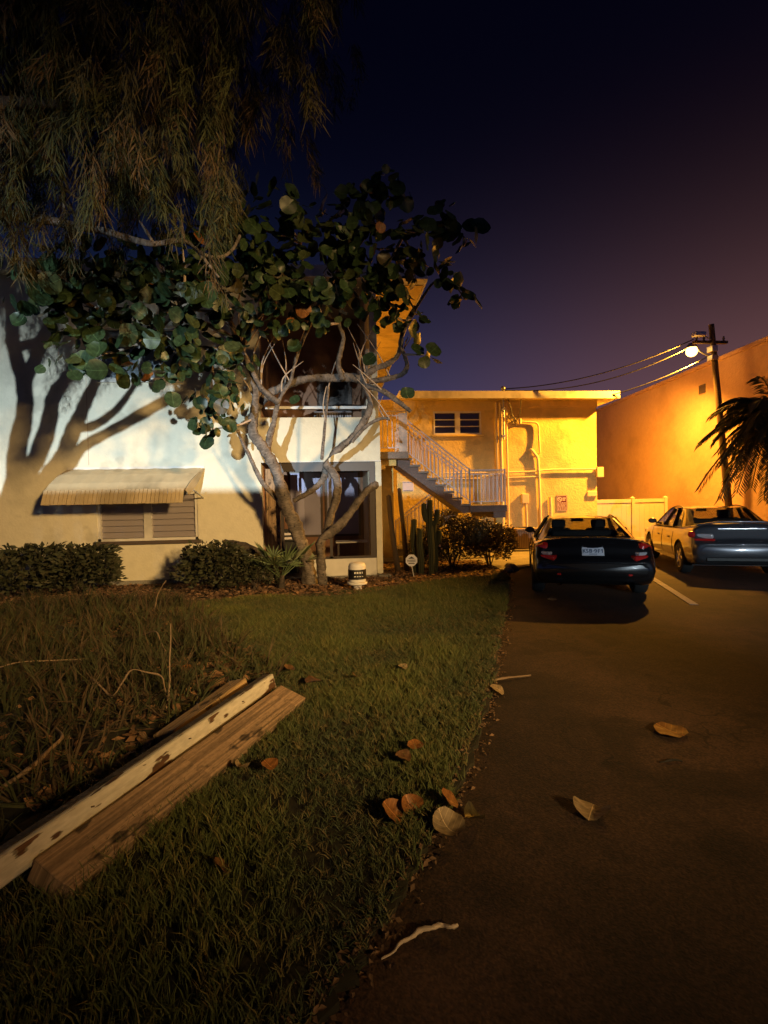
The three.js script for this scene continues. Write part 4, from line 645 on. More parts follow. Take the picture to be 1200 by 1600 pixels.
// ---------------------------------------------------------------- grass, weeds, mulch
{
  const edgeX = z => { const E = [[1.2, -2.2], [0.25, -1.5], [-0.75, -0.58], [-1.6, -0.04], [-1.9, 0.15], [-2.38, 0.44], [-2.95, 0.74], [-4.1, 1.25], [-6, 1.98], [-7.85, 2.68], [-9.7, 3.36], [-10.6, 3.55]]; for (let i = 1; i < E.length; i++) if (z >= E[i][0]) { const t = (z - E[i - 1][0]) / (E[i][0] - E[i - 1][0]); return E[i - 1][1] + (E[i][1] - E[i - 1][1]) * t; } return 3.55; };
  const backZ = x => x < -2.2 ? -8.3 : x < 0.4 ? -8.35 - 0.15 * (x + 2.2) : x < 3.3 ? -8.75 - 0.5 * (x - 0.4) : -10.2;
  const weedX = z => z > -3.2 ? (z > -2.4 ? -9 : -1.2) : z > -4.6 ? -1.2 + 0.45 * (-3.2 - z) / 1.4 : -0.75 - 1.5 * (-4.6 - z) / 3.2;
  const blade = (n, w, h, lean) => { const pos = [], idx = [], uv = []; for (let i = 0; i < n; i++) { const a = i / n * 6.283 + i, r = 0.006 + 0.018 * ((i * 37) % 10) / 10, hh = h * (0.55 + 0.45 * ((i * 53) % 10) / 10), bxx = Math.cos(a) * r, bz = Math.sin(a) * r, lx = Math.cos(a * 1.7) * lean * hh, lz = Math.sin(a * 1.7) * lean * hh, wx = Math.sin(a * 2.3) * w, wz = Math.cos(a * 2.3) * w, k = pos.length / 3; pos.push(bxx - wx, 0, bz - wz, bxx + wx, 0, bz + wz, bxx - wx * 0.8 + lx * 0.35, hh * 0.6, bz - wz * 0.8 + lz * 0.35, bxx + wx * 0.8 + lx * 0.35, hh * 0.6, bz + wz * 0.8 + lz * 0.35, bxx + lx, hh, bz + lz); uv.push(0, 0, 1, 0, 0, 0.6, 1, 0.6, 0.5, 1); idx.push(k, k + 1, k + 2, k + 1, k + 3, k + 2, k + 2, k + 3, k + 4); } const g = new THREE.BufferGeometry(); g.setAttribute('position', new THREE.Float32BufferAttribute(pos, 3)); g.setAttribute('uv', new THREE.Float32BufferAttribute(uv, 2)); g.setIndex(idx); g.computeVertexNormals(); return g; };
  const inst = (name, label, cat, geo, m, list) => { const o = new THREE.InstancedMesh(geo, m, list.length); list.forEach((l, i) => { o.setMatrixAt(i, l[0]); o.setColorAt(i, l[1]); }); o.name = name; o.userData = { label, category: cat, kind: 'stuff' }; o.castShadow = o.receiveShadow = true; scene.add(o); };
  const e = new THREE.Euler(), q = new THREE.Quaternion();
  const put = (x, y, z, s, sy, tilt = 0.25) => new THREE.Matrix4().compose(V(x, y, z), q.setFromEuler(e.set(R(-tilt, tilt), R(0, 6.28), R(-tilt, tilt))), V(s, sy, s)).clone();
  const gr = [], wd = [], mu = [];
  for (let i = 0; i < 80000 && gr.length < 40000; i++) {
    const z = -0.5 - 9.8 * Math.pow(rnd(), 0.8), x = R(-3.0, 3.5); if (x > edgeX(z) + R(-0.05, 0.045) || z < backZ(x) + R(-0.12, 0.12)) continue;
    const wx = weedX(z) + R(-0.3, 0.3); if (x < wx) continue;
    const pt = vn(x / 8 + 0.5, z / 8, 16, 3), s = R(0.75, 1.25), dry = rnd() < 0.24 ? R(0.5, 1) : 0; if (vn(x / 5 + 0.4, z / 5, 18, 11) < 0.2 && rnd() < 0.3) continue;
    gr.push([put(x, 0.03, z, s, s * (0.45 + 0.8 * pt)), rgb(0.078 * (0.6 + 0.7 * pt) + dry * 0.10, 0.098 * (0.65 + 0.6 * pt) + dry * 0.045, 0.028 + dry * 0.02)]);
  }
  inst('grass', 'short green lawn grass between the tree bed and driveway', 'grass', blade(8, 0.0024, 0.085, 0.6), mat(0xffffff, 0.75, { side: THREE.DoubleSide }), gr);
  for (let i = 0; i < 30000 && wd.length < 6500; i++) { const z = R(-8.6, -1.2), x = R(-7.5, 0.2); if (x > weedX(z) + R(-0.35, 0.35) || (z > -2.6 && x > -1.35)) continue; const s = R(0.7, 1.9), pt = vn(x / 6 + 0.5, z / 6, 12, 7); if (pt < 0.34 && rnd() < 0.75) continue; if (z > -4.3 && rnd() < 0.55) continue; const dry = rnd() < 0.35; wd.push([put(x, 0.03, z, s, s * R(0.5, 1.2), 0.8), dry ? rgb(0.075, 0.05, 0.026) : rgb(0.042, 0.048, 0.016)]); }
  inst('weeds', 'tangled weeds and dry vines on the dark ground at left', 'weeds', blade(7, 0.0045, 0.16, 1.2), mat(0xffffff, 0.85, { side: THREE.DoubleSide }), wd);
  const chip = sliver(0.5, 0.1); chip.translate(0, -0.5, 0); chip.rotateX(-Math.PI / 2); chip.scale(0.075, 0.05, 0.07);
  for (let i = 0; i < 14000; i++) { const x = R(-6.5, 3.6), z = x < 0.9 ? R(-10.4, -8.0) : R(-12.6, -8.6); if (x > 0.9 && z > backZ(x) + 0.15) continue; if (x < 0.9 && z > backZ(x) + 0.2) continue; const v = R(0.4, 1.5); mu.push([put(x, 0.045 + R(0, 0.02), z, R(0.5, 1.6), R(0.6, 1.8), 0.5), rgb(0.20 * v, 0.115 * v, 0.065 * v)]); }
  for (let i = 0; i < 2600; i++) { const z = -1.4 - 8.6 * rnd(), x = edgeX(z) + R(-0.16, 0.16) * rnd(); const v = R(0.4, 1.3); mu.push([put(x, 0.012 + (x < edgeX(z) ? 0.03 : 0), z, R(0.2, 0.6), R(0.5, 1.4), 0.5), rgb(0.20 * v, 0.12 * v, 0.065 * v)]); }
  for (let i = 0; i < 1800; i++) { const z = R(-8, -2.8), x = weedX(z) - R(-0.5, 4) * rnd(); const v = R(0.4, 1.4); mu.push([put(x, 0.05, z, R(0.6, 2.2), R(0.6, 1), 0.6), rgb(0.24 * v, 0.13 * v, 0.06 * v)]); }
  inst('mulch', 'brown wood mulch and leaf litter under the tree and along the lawn edge', 'mulch', chip, mat(0xffffff, 0.9), mu);
}
// ---------------------------------------------------------------- beams, leaves and small things on the ground
{
  const beam = (name, a, b, w, h, roll, m, label, parts) => {
    const A = V(...a), B = V(...b), L = A.distanceTo(B), n = 14, g0 = new RoundedBoxGeometry(w, h, L, 1, 0.008); let g = g0.index ? g0.toNonIndexed() : g0;
    { const P = g.attributes.position, N = g.attributes.normal, u = new Float32Array(P.count * 2); for (let i = 0; i < P.count; i++) { const side = Math.abs(N.getX(i)) > Math.abs(N.getY(i)); u[i * 2] = (side ? P.getY(i) : P.getX(i) + 0.2) + a[0]; u[i * 2 + 1] = P.getZ(i) + a[2]; } g.setAttribute('uv', new THREE.BufferAttribute(u, 2)); }
    const p = g.attributes.position; const uv = g.attributes.uv;
    for (let i = 0; i < p.count; i++) { const z = p.getZ(i); if (Math.abs(Math.abs(z) - L / 2) < 0.02) p.setZ(i, z + 0.02 * Math.sin(p.getX(i) * 90 + p.getY(i) * 70)); }
    g.computeVertexNormals();
    const t = thing(name, label, 'timber', [(a[0] + b[0]) / 2, (a[1] + b[1]) / 2, (a[2] + b[2]) / 2]);
    t.quaternion.setFromRotationMatrix(new THREE.Matrix4().lookAt(A, B, UP)).multiply(new THREE.Quaternion().setFromAxisAngle(V(0, 0, 1), roll));
    part(t, 'timber', g, m); return t;
  };
  // uv runs along the length because the board is built along z
  M.woodZ = M.wood; 
  const A = beam('painted_beam', [-1.42, 0.17, -1.98], [-0.545, 0.15, -4.22], 0.09, 0.115, 0.2, M.peel, 'long white painted beam with flaking paint lying on the lawn');
  beam('wooden_beam', [-1.17, 0.085, -2.14], [-0.36, 0.085, -4.02], 0.24, 0.085, -0.3, M.wood, 'long bare brown plank beside the white beam on the lawn');
  const c = beam('wooden_block', [-1.12, 0.08, -3.42], [-0.80, 0.13, -4.22], 0.16, 0.09, 0.25, M.woodPale, 'short orange wood offcut behind the white beam');
  for (const z of [-0.3, 0.1]) part(c, 'nail', rod([0.02, 0.04, z], [0.02, 0.085, z], 0.004), M.bronze);
  part(A, 'bare_edge', bx(-0.042, 0.055, -1.18, 0.018, 0.061, 1.19), M.barkDark, 'bare weathered upper edge');
  for (const z of [-0.7, -0.1, 0.62]) part(A, 'nail', rod([0.04, 0.01, z], [0.062, 0.012, z], 0.004), M.bronze);
}
{ // big fallen leaves
  const curl = (cx, cy) => { const g = new THREE.CircleGeometry(0.5, 16, 0, 6.2832); const n = 4, pos = [], uv = [], idx = []; for (let r = 0; r <= n; r++) for (let i = 0; i < 16; i++) { const a = i / 16 * 6.2832, q = r / n * 0.5 * (1 + 0.04 * Math.sin(a * 3)), x = Math.cos(a) * q, y = Math.sin(a) * q; pos.push(x, cx * x * x + cy * y * y + 0.03 * q * 2 * Math.sin(a * 5 + 1), y * (1 - 0.15 * Math.abs(cx))); uv.push(x + 0.5, y + 0.5); } for (let r = 0; r < n; r++) for (let i = 0; i < 16; i++) { const a = r * 16 + i, b = r * 16 + (i + 1) % 16; idx.push(a, b, a + 16, b, b + 16, a + 16); } const q = new THREE.BufferGeometry(); q.setAttribute('position', new THREE.Float32BufferAttribute(pos, 3)); q.setAttribute('uv', new THREE.Float32BufferAttribute(uv, 2)); q.setIndex(idx); q.computeVertexNormals(); return q; };
  const G = [curl(0.9, 0.1), curl(0.5, 0.5), curl(1.5, 0.05), curl(0.3, -0.3), curl(0.15, 0.2), curl(0.9, -0.1), curl(0.75, 0.95)];
  const stalk = rod([0.48, 0.05, 0], [0.66, 0.1, 0.03], 0.014, 0.01, 5);
  const put = (x, y, z, s, gi, m, turn, tilt, label) => { const t = thing('fallen_leaf', label, 'leaf', [x, y, z], turn, 'large dry leaves fallen on the ground'); const b = part(t, 'blade', G[gi], m); b.scale.setScalar(s); b.rotation.x = tilt; const k = part(t, 'stalk', stalk, LMbrown); k.scale.setScalar(s); k.rotation.x = tilt; };
  put(2.22, 0.012, -3.21, 0.21, 4, LMorange, 0.35, 0.02, 'flat orange striped leaf farthest right on the asphalt');
  put(1.26, 0.012, -2.44, 0.18, 5, LMtan, 2.5, 0.05, 'folded tan leaf alone in the middle of the asphalt');
  put(0.5, 0.045, -2.36, 0.165, 6, LMtan, 0.5, 0.35, 'large pale tan leaf standing at the lawn edge');
  put(0.54, 0.09, -2.5, 0.12, 1, LMorange, 1.4, 0.75, 'orange leaf tucked behind the large pale tan leaf');
  put(0.25, 0.08, -2.45, 0.14, 0, LMorange, 1.0, 0.7, 'orange leaf upright in the grass left of the pale leaf');
  put(0.34, 0.08, -2.5, 0.12, 2, LMorange, 0.4, 0.9, 'narrow orange leaf between two upright leaves at the lawn edge');
  put(0.65, 0.03, -2.44, 0.12, 2, LM[4], 1.9, 0.3, 'grey green leaf on the asphalt right of the pale leaf');
  put(-0.4, 0.11, -2.93, 0.1, 0, LMorange, 0.8, 0.3, 'small orange leaf in the grass right of the brown plank');
  put(-0.56, 0.1, -2.95, 0.09, 2, LMtan, 2.6, 0.5, 'small tan leaf touching the grass beside the brown plank');
  put(0.46, 0.1, -3.06, 0.1, 1, LMorange, 0.2, 0.2, 'small round orange leaf in the grass near the lawn edge');
  put(0.37, 0.1, -2.93, 0.11, 0, LMbrown, 1.2, 0.3, 'brown curled leaf in the grass near the lawn edge');
  put(-0.5, 0.09, -2.15, 0.1, 1, LMbrown, 2.0, 0.8, 'dim brown leaf standing in the dark grass below the plank');
  put(-1.37, 0.1, -4.8, 0.1, 1, LMorange, 0.5, 0.4, 'orange leaf among the weeds left of the beams');
  put(-0.44, 0.1, -4.66, 0.12, 1, LMbrown, 1.5, 0.4, 'brown leaf just beyond the far end of the white beam');
  put(-0.2, 0.1, -4.33, 0.16, 3, LMbrown, 2.2, 0.15, 'dark flat leaf at the far tip of the brown plank');
  put(0.58, 0.1, -4.53, 0.1, 0, LMtan, 0.9, 0.3, 'tan leaf in the middle of the lawn');
  put(0.17, 0.1, -4.35, 0.09, 2, LMbrown, 2.9, 0.3, 'small brown leaf in the lawn right of the plank tip');
  put(1.3, 0.04, -4.05, 0.13, 3, LMtan, 1.0, 0.5, 'pale curled leaf at the lawn edge beside the asphalt');
  put(3.29, 0.02, -7.53, 0.14, 1, LMtan, 0.3, 0.1, 'pale leaf on the asphalt behind the black car');
  const dryStem = mat(rgb(0.24, 0.17, 0.11), 0.95), stick = (pts, label, m = dryStem) => solo('stick', limb(pts.flatMap((p, i) => i < pts.length - 1 ? [p, [(p[0] + pts[i + 1][0]) / 2 + R(-0.012, 0.012), (p[1] + pts[i + 1][1]) / 2 + R(-0.004, 0.008), (p[2] + pts[i + 1][2]) / 2 + R(-0.012, 0.012), (p[3] + pts[i + 1][3]) / 2]] : [p]), { radial: 7, per: 4, knot: 0.26, sd: pts[0][0] * 7 }), m, label, 'stick');
  stick([[0.13, 0.008, -1.74, 0.003], [0.2, 0.012, -1.79, 0.006], [0.28, 0.016, -1.83, 0.008], [0.36, 0.02, -1.84, 0.008], [0.42, 0.03, -1.82, 0.006]], 'pale broken stick on the dark asphalt at the bottom', mat(rgb(0.55, 0.45, 0.34), 0.9));
  stick([[1.25, 0.012, -4.32, 0.008], [1.5, 0.02, -4.35, 0.01], [1.72, 0.012, -4.4, 0.006]], 'thin dark stick lying across the asphalt near the lawn');
  stick([[1.9, 0.006, -2.85, 0.004], [1.98, 0.009, -2.86, 0.007], [2.04, 0.006, -2.84, 0.004]], 'tiny dark twig on the asphalt by the striped leaf', M.rubber);
  stick([[-2.2, 0.1, -4.6, 0.0048], [-1.95, 0.2, -4.3, 0.0072], [-1.75, 0.12, -4.15, 0.0072], [-1.62, 0.3, -4.2, 0.0072], [-1.4, 0.24, -4.2, 0.0060], [-1.28, 0.08, -4.05, 0.0048]], 'crooked pale stick in the weeds beside the beams');
  stick([[-1.3, 0.05, -4.0, 0.0060], [-1.33, 0.35, -4.2, 0.0060], [-1.36, 0.62, -4.35, 0.0042]], 'upright dry stem behind the short offcut');
  stick([[-2.6, 0.1, -7.6, 0.0072], [-2.55, 0.3, -7.6, 0.0072], [-2.42, 0.52, -7.6, 0.0048]], 'upright forked twig among the far weeds');
  stick([[-3.4, 0.08, -4.6, 0.0060], [-2.9, 0.2, -4.9, 0.0060], [-2.4, 0.12, -5.2, 0.0042]], 'long dry stem lying in the weeds at far left');
  stick([[-2.3, 0.1, -6.0, 0.0060], [-1.9, 0.26, -5.6, 0.0072], [-1.7, 0.1, -5.3, 0.0048]], 'bent dry stem in the middle of the weeds');
  stick([[-1.9, 0.06, -2.7, 0.0120], [-1.75, 0.12, -3.1, 0.0132], [-1.8, 0.1, -3.5, 0.0108], [-2.1, 0.06, -3.9, 0.0072]], 'thick curved branch in the shadow left of the white beam');
}
{ // yard sign
  const t = thing('yard_sign', 'small white octagonal security yard sign on a stake', 'sign', [1.56, 0.03, -10.15]);
  const c = document.createElement('canvas'); c.width = c.height = 128; const x = c.getContext('2d'); x.fillStyle = '#dfe2ea'; x.fillRect(0, 0, 128, 128); x.fillStyle = '#30343f';
  x.beginPath(); x.moveTo(64, 22); x.lineTo(100, 46); x.lineTo(28, 46); x.fill(); let q = 3; for (const [y, h] of [[56, 12], [74, 9]]) { let px = 20; while (px < 104) { q = (q * 31 + 7) % 97; const l = 6 + q % 9; x.fillRect(px, y, Math.min(l, 108 - px), h); px += l + 4; } } x.fillRect(30, 92, 68, 10);
  const tx = new THREE.CanvasTexture(c); tx.colorSpace = THREE.SRGBColorSpace;
  const g = new THREE.CylinderGeometry(0.125, 0.125, 0.012, 8); g.rotateY(Math.PI / 8); g.rotateX(Math.PI / 2); g.translate(-0.04, 0.36, 0.02); const b = part(t, 'panel', g, M.white);
  const f = new THREE.CircleGeometry(0.118, 8, Math.PI / 8); f.translate(-0.04, 0.36, 0.0275); part(b, 'printed_face', f, mat(0xffffff, 0.5, { map: tx }));
  part(t, 'stake', bar([-0.035, 0.26, 0], [0.02, -0.05, 0], 0.03, 0.012), M.white);
}
{ // bucket
  const t = thing('paint_bucket', 'white bucket with black label set on a white stand by the tree', 'bucket', [0.38, 0.035, -9.0]);
  const la = (p) => new THREE.LatheGeometry(p.map(q => new THREE.Vector2(...q)), 20);
  part(t, 'body', la([[0, 0.12], [0.13, 0.12], [0.15, 0.15], [0.155, 0.42], [0.14, 0.45]]), M.white);
  part(t, 'label_band', la([[0.156, 0.2], [0.159, 0.2], [0.159, 0.37], [0.156, 0.37]]), M.black);
  for (let i = 0; i < 8; i++) { const a = 1.05 + (i % 4) * 0.26, y = i < 4 ? 0.32 : 0.255; const g = new THREE.BoxGeometry(0.026 + (i * 5 % 3) * 0.006, i < 4 ? 0.03 : 0.012, 0.003); g.rotateY(a - 1.57 + 1.57 * 2); g.translate(Math.cos(a) * 0.1605, y, Math.sin(a) * 0.1605); part(t, 'lettering', g, M.white); }
  part(t, 'lid', la([[0.14, 0.45], [0.13, 0.475], [0.07, 0.49], [0, 0.492]]), M.white);
  part(t, 'rim', la([[0.15, 0.1], [0.175, 0.105], [0.178, 0.135], [0.155, 0.15], [0.15, 0.1]]), M.white);
  part(t, 'stand', la([[0, -0.03], [0.075, -0.03], [0.07, 0.05], [0.09, 0.1], [0, 0.1]]), M.white);
  part(t, 'handle', tube([[-0.02, 0.05, 0.08], [0.03, 0.075, 0.11], [0.06, 0.03, 0.11], [0.0, 0.0, 0.09]], 0.012, 6), M.shadeCloth);
}
{ // rocks at the lawn corner
  const rock = (x, z, s, label) => { const g = new THREE.IcosahedronGeometry(s, 2); const p = g.attributes.position; for (let i = 0; i < p.count; i++) { const v = V().fromBufferAttribute(p, i), k = 1 + 0.25 * Math.sin(v.x * 23 + z) * Math.sin(v.y * 19) + 0.12 * Math.sin(v.z * 31); p.setXYZ(i, v.x * k * 1.2, v.y * k * 0.7, v.z * k); } g.computeVertexNormals(); solo('rock', g, M.concrete, label, 'rock', [x, s * 0.4, z], 'rocks at the lawn corner'); };
  rock(3.86, -10.95, 0.13, 'larger pale rock at the lawn corner by the bush'); rock(3.72, -10.72, 0.09, 'small pale rock in front of the larger rock'); rock(3.95, -11.35, 0.1, 'pale rock farthest back beside the apron');
}
// ---------------------------------------------------------------- cars
function buildCar(name, label, pos, turn, P) {
  const t = thing(name, label, 'car', pos, turn, 'parked cars');
  const L = P.L, Z = s => L / 2 - s;                                 // s: metres from the rear bumper; car faces -z
  // body shell: cross sections along the length
  const st = P.st, sec = [];
  const cat = (a, b, c, d, u) => 0.5 * ((2 * b) + (c - a) * u + (2 * a - 5 * b + 4 * c - d) * u * u + (3 * b - a - 3 * c + d) * u * u * u);
  for (let i = 0; i < st.length - 1; i++) { const q = k => st[cl(k, 0, st.length - 1)], n = 4; for (let k = 0; k < n + (i === st.length - 2 ? 1 : 0); k++) { const u = k / n, r = [0, 1, 2, 3, 4].map(j => j === 0 ? q(i)[0] + (q(i + 1)[0] - q(i)[0]) * u : cat(q(i - 1)[j], q(i)[j], q(i + 1)[j], q(i + 2)[j], u)); sec.push(r); } }
  const pos3 = [], idx = []; let m = 0;
  for (const [s, yb, w, ys, yd] of sec) {
    const mid = yb + (ys - yb) * 0.48;
    const half = [[0, yb], [0.8 * w, yb], [0.92 * w, yb + 0.03], [0.97 * w, yb + (mid - yb) * 0.45], [w, mid], [0.992 * w, mid + (ys - mid) * 0.35], [0.975 * w, mid + (ys - mid) * 0.62], [0.945 * w, ys - 0.025], [0.9 * w, ys + (yd - ys) * 0.25], [0.8 * w, ys + (yd - ys) * 0.7], [0.5 * w, yd], [0, yd + 0.012]];
    const ring = [...half, ...half.slice(1, -1).reverse().map(([x, y]) => [-x, y])]; m = ring.length;
    for (const [x, y] of ring) pos3.push(x, y, Z(s));
  }
  const ns = sec.length;
  for (let i = 0; i < ns - 1; i++) for (let j = 0; j < m; j++) { const a = i * m + j, b = i * m + (j + 1) % m, c = a + m, d = b + m; idx.push(a, c, b, b, c, d); }
  for (const [i, f] of [[0, 0], [ns - 1, 1]]) { const k = pos3.length / 3, s = sec[i]; pos3.push(0, (s[1] + s[4]) / 2, Z(s[0])); for (let j = 0; j < m; j++) { const a = i * m + j, b = i * m + (j + 1) % m; f ? idx.push(k, b, a) : idx.push(k, a, b); } }
  let bg = new THREE.BufferGeometry(); bg.setAttribute('position', new THREE.Float32BufferAttribute(pos3, 3)); bg.setIndex(idx); bg.computeVertexNormals(); bg.setAttribute('uv', new THREE.BufferAttribute(new Float32Array(pos3.length / 3 * 2), 2));
  const ev = new Evaluator(); ev.attributes = ['position', 'normal', 'uv']; let br = new Brush(bg); br.updateMatrixWorld();
  for (const s of [P.rw, P.fw]) { const c = new THREE.CylinderGeometry(P.wr + 0.055, P.wr + 0.055, 3, 26); c.rotateZ(Math.PI / 2); const k = new Brush(c); k.position.set(0, P.wr, Z(s)); k.updateMatrixWorld(); br = ev.evaluate(br, k, SUBTRACTION); }
  let shell = br.geometry; shell = toCreasedNormals(shell.index ? shell.toNonIndexed() : shell, 0.6);
  const body = part(t, 'body', shell, P.paint);
  part(body, 'underbody', bx(-P.W / 2 + 0.14, 0.2, Z(L - 0.5), P.W / 2 - 0.14, 0.5, Z(0.5)), M.black);
  // glasshouse
  const pt = (x, y, s) => V(x, y, Z(s));
  function patch(a, b, c, d, bulge, nu = 6, nv = 6) {                // a-b lower edge, d-c upper edge
    const ps = [], ix = []; const n = b.clone().sub(a).cross(d.clone().sub(a)).normalize();
    for (let j = 0; j <= nv; j++) for (let i = 0; i <= nu; i++) { const u = i / nu, v = j / nv, p = a.clone().lerp(b, u).lerp(d.clone().lerp(c, u), v); p.addScaledVector(n, bulge * (1 - Math.pow(2 * u - 1, 2)) * (0.35 + 0.65 * (1 - Math.pow(2 * v - 1, 2)))); ps.push(p.x, p.y, p.z); }
    for (let j = 0; j < nv; j++) for (let i = 0; i < nu; i++) { const k = j * (nu + 1) + i; ix.push(k, k + 1, k + nu + 1, k + 1, k + nu + 2, k + nu + 1); }
    const g = new THREE.BufferGeometry(); g.setAttribute('position', new THREE.Float32BufferAttribute(ps, 3)); g.setAttribute('uv', new THREE.BufferAttribute(new Float32Array(ps.length / 3 * 2), 2)); g.setIndex(ix); g.computeVertexNormals(); return g;
  }
  const K = P.cab;                                                   // [x,y,s] corners of the cabin
  const R_ = a => pt(a[0], a[1], a[2]), L_ = a => pt(-a[0], a[1], a[2]);
  const roof = part(t, 'roof', patch(L_(K.rt), R_(K.rt), R_(K.wt), L_(K.wt), 0.035, 10, 8), P.paint);
  for (const [F, sgn] of [[R_, 1], [L_, -1]]) {
    const b = 0.012 * -sgn;
    part(roof, 'pillar', patch(F(K.rb), F(K.srb), F(K.srt), F(K.rt), 0.02 * sgn, 4, 6), P.paint);
    part(roof, 'pillar', patch(F(K.sfb), F(K.wb), F(K.wt), F(K.sft), 0.01 * sgn, 3, 6), P.paint);
    part(roof, 'roof_rail', patch(F(K.srt), F(K.sft), F(K.wt), F(K.rt), 0.02 * sgn, 8, 3), P.paint);
    const win = part(t, 'side_window', patch(F(K.srb), F(K.sfb), F(K.sft), F(K.srt), 0.02 * sgn, 8, 6), M.tint);
    const cut = K.split || [0.42]; for (const u of cut) { const lo = F(K.srb).lerp(F(K.sfb), u), hi = F(K.srt).lerp(F(K.sft), u); const o = V(sgn * 0.02, 0, 0); part(win, 'pillar_trim', bar(lo.add(o).toArray(), hi.add(o).toArray(), 0.05, 0.06), M.black); }
    part(win, 'window_trim', tube([F(K.srb).toArray(), F(K.srb).lerp(F(K.sfb), 0.5).add(V(sgn * 0.02, 0, 0)).toArray(), F(K.sfb).toArray()], 0.012, 5), M.black);
    part(win, 'window_trim', tube([F(K.srb).toArray(), F(K.srt).toArray(), F(K.sft).toArray(), F(K.sfb).toArray()], 0.013, 5, 30), M.black);
    // mirror
    const mr = new THREE.SphereGeometry(0.5, 12, 8); mr.scale(0.2, 0.13, 0.11); const mp = F([K.wb[0] + 0.19, K.wb[1] + 0.07, K.wb[2] - 0.28]); mr.translate(mp.x, mp.y, mp.z); const mi = part(t, 'wing_mirror', [mr, rod([mp.x - sgn * 0.05, mp.y - 0.03, mp.z], [mp.x - sgn * 0.2, mp.y - 0.07, mp.z], 0.02)], P.mirror || P.paint);
    part(mi, 'mirror_glass', new THREE.CircleGeometry(0.05, 12).scale(1.6, 1, 1).translate(mp.x, mp.y, mp.z + 0.056), M.darkGlass);
    // wheels
    for (const s of [P.rw, P.fw]) {
      const x = sgn * (P.W / 2 - 0.11), w = part(t, 'wheel', new THREE.LatheGeometry([[P.wr - 0.11, -0.1], [P.wr - 0.04, -0.11], [P.wr - 0.005, -0.085], [P.wr, 0], [P.wr - 0.005, 0.085], [P.wr - 0.04, 0.11], [P.wr - 0.11, 0.1]].map(p => new THREE.Vector2(...p)), 28).rotateZ(-Math.PI / 2 * sgn), M.rubber); w.position.set(x, P.wr, Z(s));
      part(w, 'rim', new THREE.LatheGeometry([[P.wr - 0.1, 0.1], [P.wr - 0.12, 0.08], [P.wr - 0.13, 0.0], [P.wr - 0.1, -0.06]].map(p => new THREE.Vector2(...p)), 24).rotateZ(-Math.PI / 2 * sgn), P.rim);
      part(w, 'brake_disc', new THREE.CylinderGeometry(P.wr - 0.13, P.wr - 0.13, 0.01, 20).rotateZ(Math.PI / 2), M.black);
      for (let k = 0; k < 5; k++) { const g = new RoundedBoxGeometry(0.03, P.wr - 0.1, 0.06, 1, 0.01); g.translate(sgn * 0.075, (P.wr - 0.1) / 2, 0); g.rotateX(k * 1.2566 + 0.3); part(w, 'spoke', g, P.rim); }
      part(w, 'hub', new THREE.CylinderGeometry(0.04, 0.045, 0.04, 12).rotateZ(Math.PI / 2).translate(sgn * 0.085, 0, 0), P.rim);
    }
    // door handles and seams following the flank
    const flank = (s, y) => { let best = sec[0]; for (const q of sec) if (Math.abs(q[0] - s) < Math.abs(best[0] - s)) best = q; const [, yb, w, ys] = best, mid = yb + (ys - yb) * 0.48; const tb = [[yb + 0.03, 0.92], [yb + (mid - yb) * 0.45, 0.97], [mid, 1], [mid + (ys - mid) * 0.35, 0.992], [mid + (ys - mid) * 0.62, 0.975], [ys - 0.025, 0.945]]; let k = tb[0][1]; for (let i = 1; i < tb.length; i++) if (y >= tb[i - 1][0]) k = tb[i - 1][1] + (tb[i][1] - tb[i - 1][1]) * cl((y - tb[i - 1][0]) / (tb[i][0] - tb[i - 1][0])); return sgn * k * w; };
    for (const s of P.seams) part(body, 'door_seam', tube([0.3, 0.42, 0.55, 0.68, P.belt - 0.06].map(y => [flank(s, y) + sgn * 0.001, y, Z(s)]), 0.005, 4), M.black);
    part(body, 'sill_trim', bar([flank(P.rw + 0.42, 0.26) + sgn * 0.004, 0.27, Z(P.rw + 0.42)], [flank(P.fw - 0.42, 0.26) + sgn * 0.004, 0.27, Z(P.fw - 0.42)], 0.03, 0.08), P.paint);
    for (const s of P.handles) part(body, 'door_handle', new RoundedBoxGeometry(0.03, 0.03, 0.17, 1, 0.012).translate(flank(s, 0.68) + sgn * 0.012, 0.69, Z(s)), P.paint);
    // lamps
    for (const [geo, mm, nm2] of P.lamps(sgn, Z)) part(body, nm2, geo, mm);
  }
  part(t, 'rear_window', patch(L_(K.rb), R_(K.rb), R_(K.rt), L_(K.rt), 0.04, 10, 6), M.tint);
  part(t, 'windscreen', patch(R_(K.wb), L_(K.wb), L_(K.wt), R_(K.wt), 0.05, 10, 6), M.tint);
  part(body, 'parcel_shelf', bx(-K.rb[0], K.rb[1] - 0.05, Z(K.srb[2] + 0.2), K.rb[0], K.rb[1] - 0.01, Z(K.rb[2] + 0.12)), M.black);
  // seats
  for (const x of [-0.36, 0.36]) { const sg = [new RoundedBoxGeometry(0.46, 0.42, 0.14, 2, 0.06).rotateX(0.2).translate(x, P.seatY, Z(P.seatS)), new RoundedBoxGeometry(0.26, 0.17, 0.09, 2, 0.04).translate(x, P.seatY + 0.29, Z(P.seatS) + 0.06)]; part(t, 'seat', sg, mat(rgb(0.05, 0.045, 0.04), 0.8)); }
  part(t, 'rear_seat', new RoundedBoxGeometry(1.1, 0.3, 0.14, 2, 0.05).translate(0, K.rb[1] - 0.06, Z(K.srb[2] + 0.25)), mat(rgb(0.05, 0.045, 0.04), 0.8));
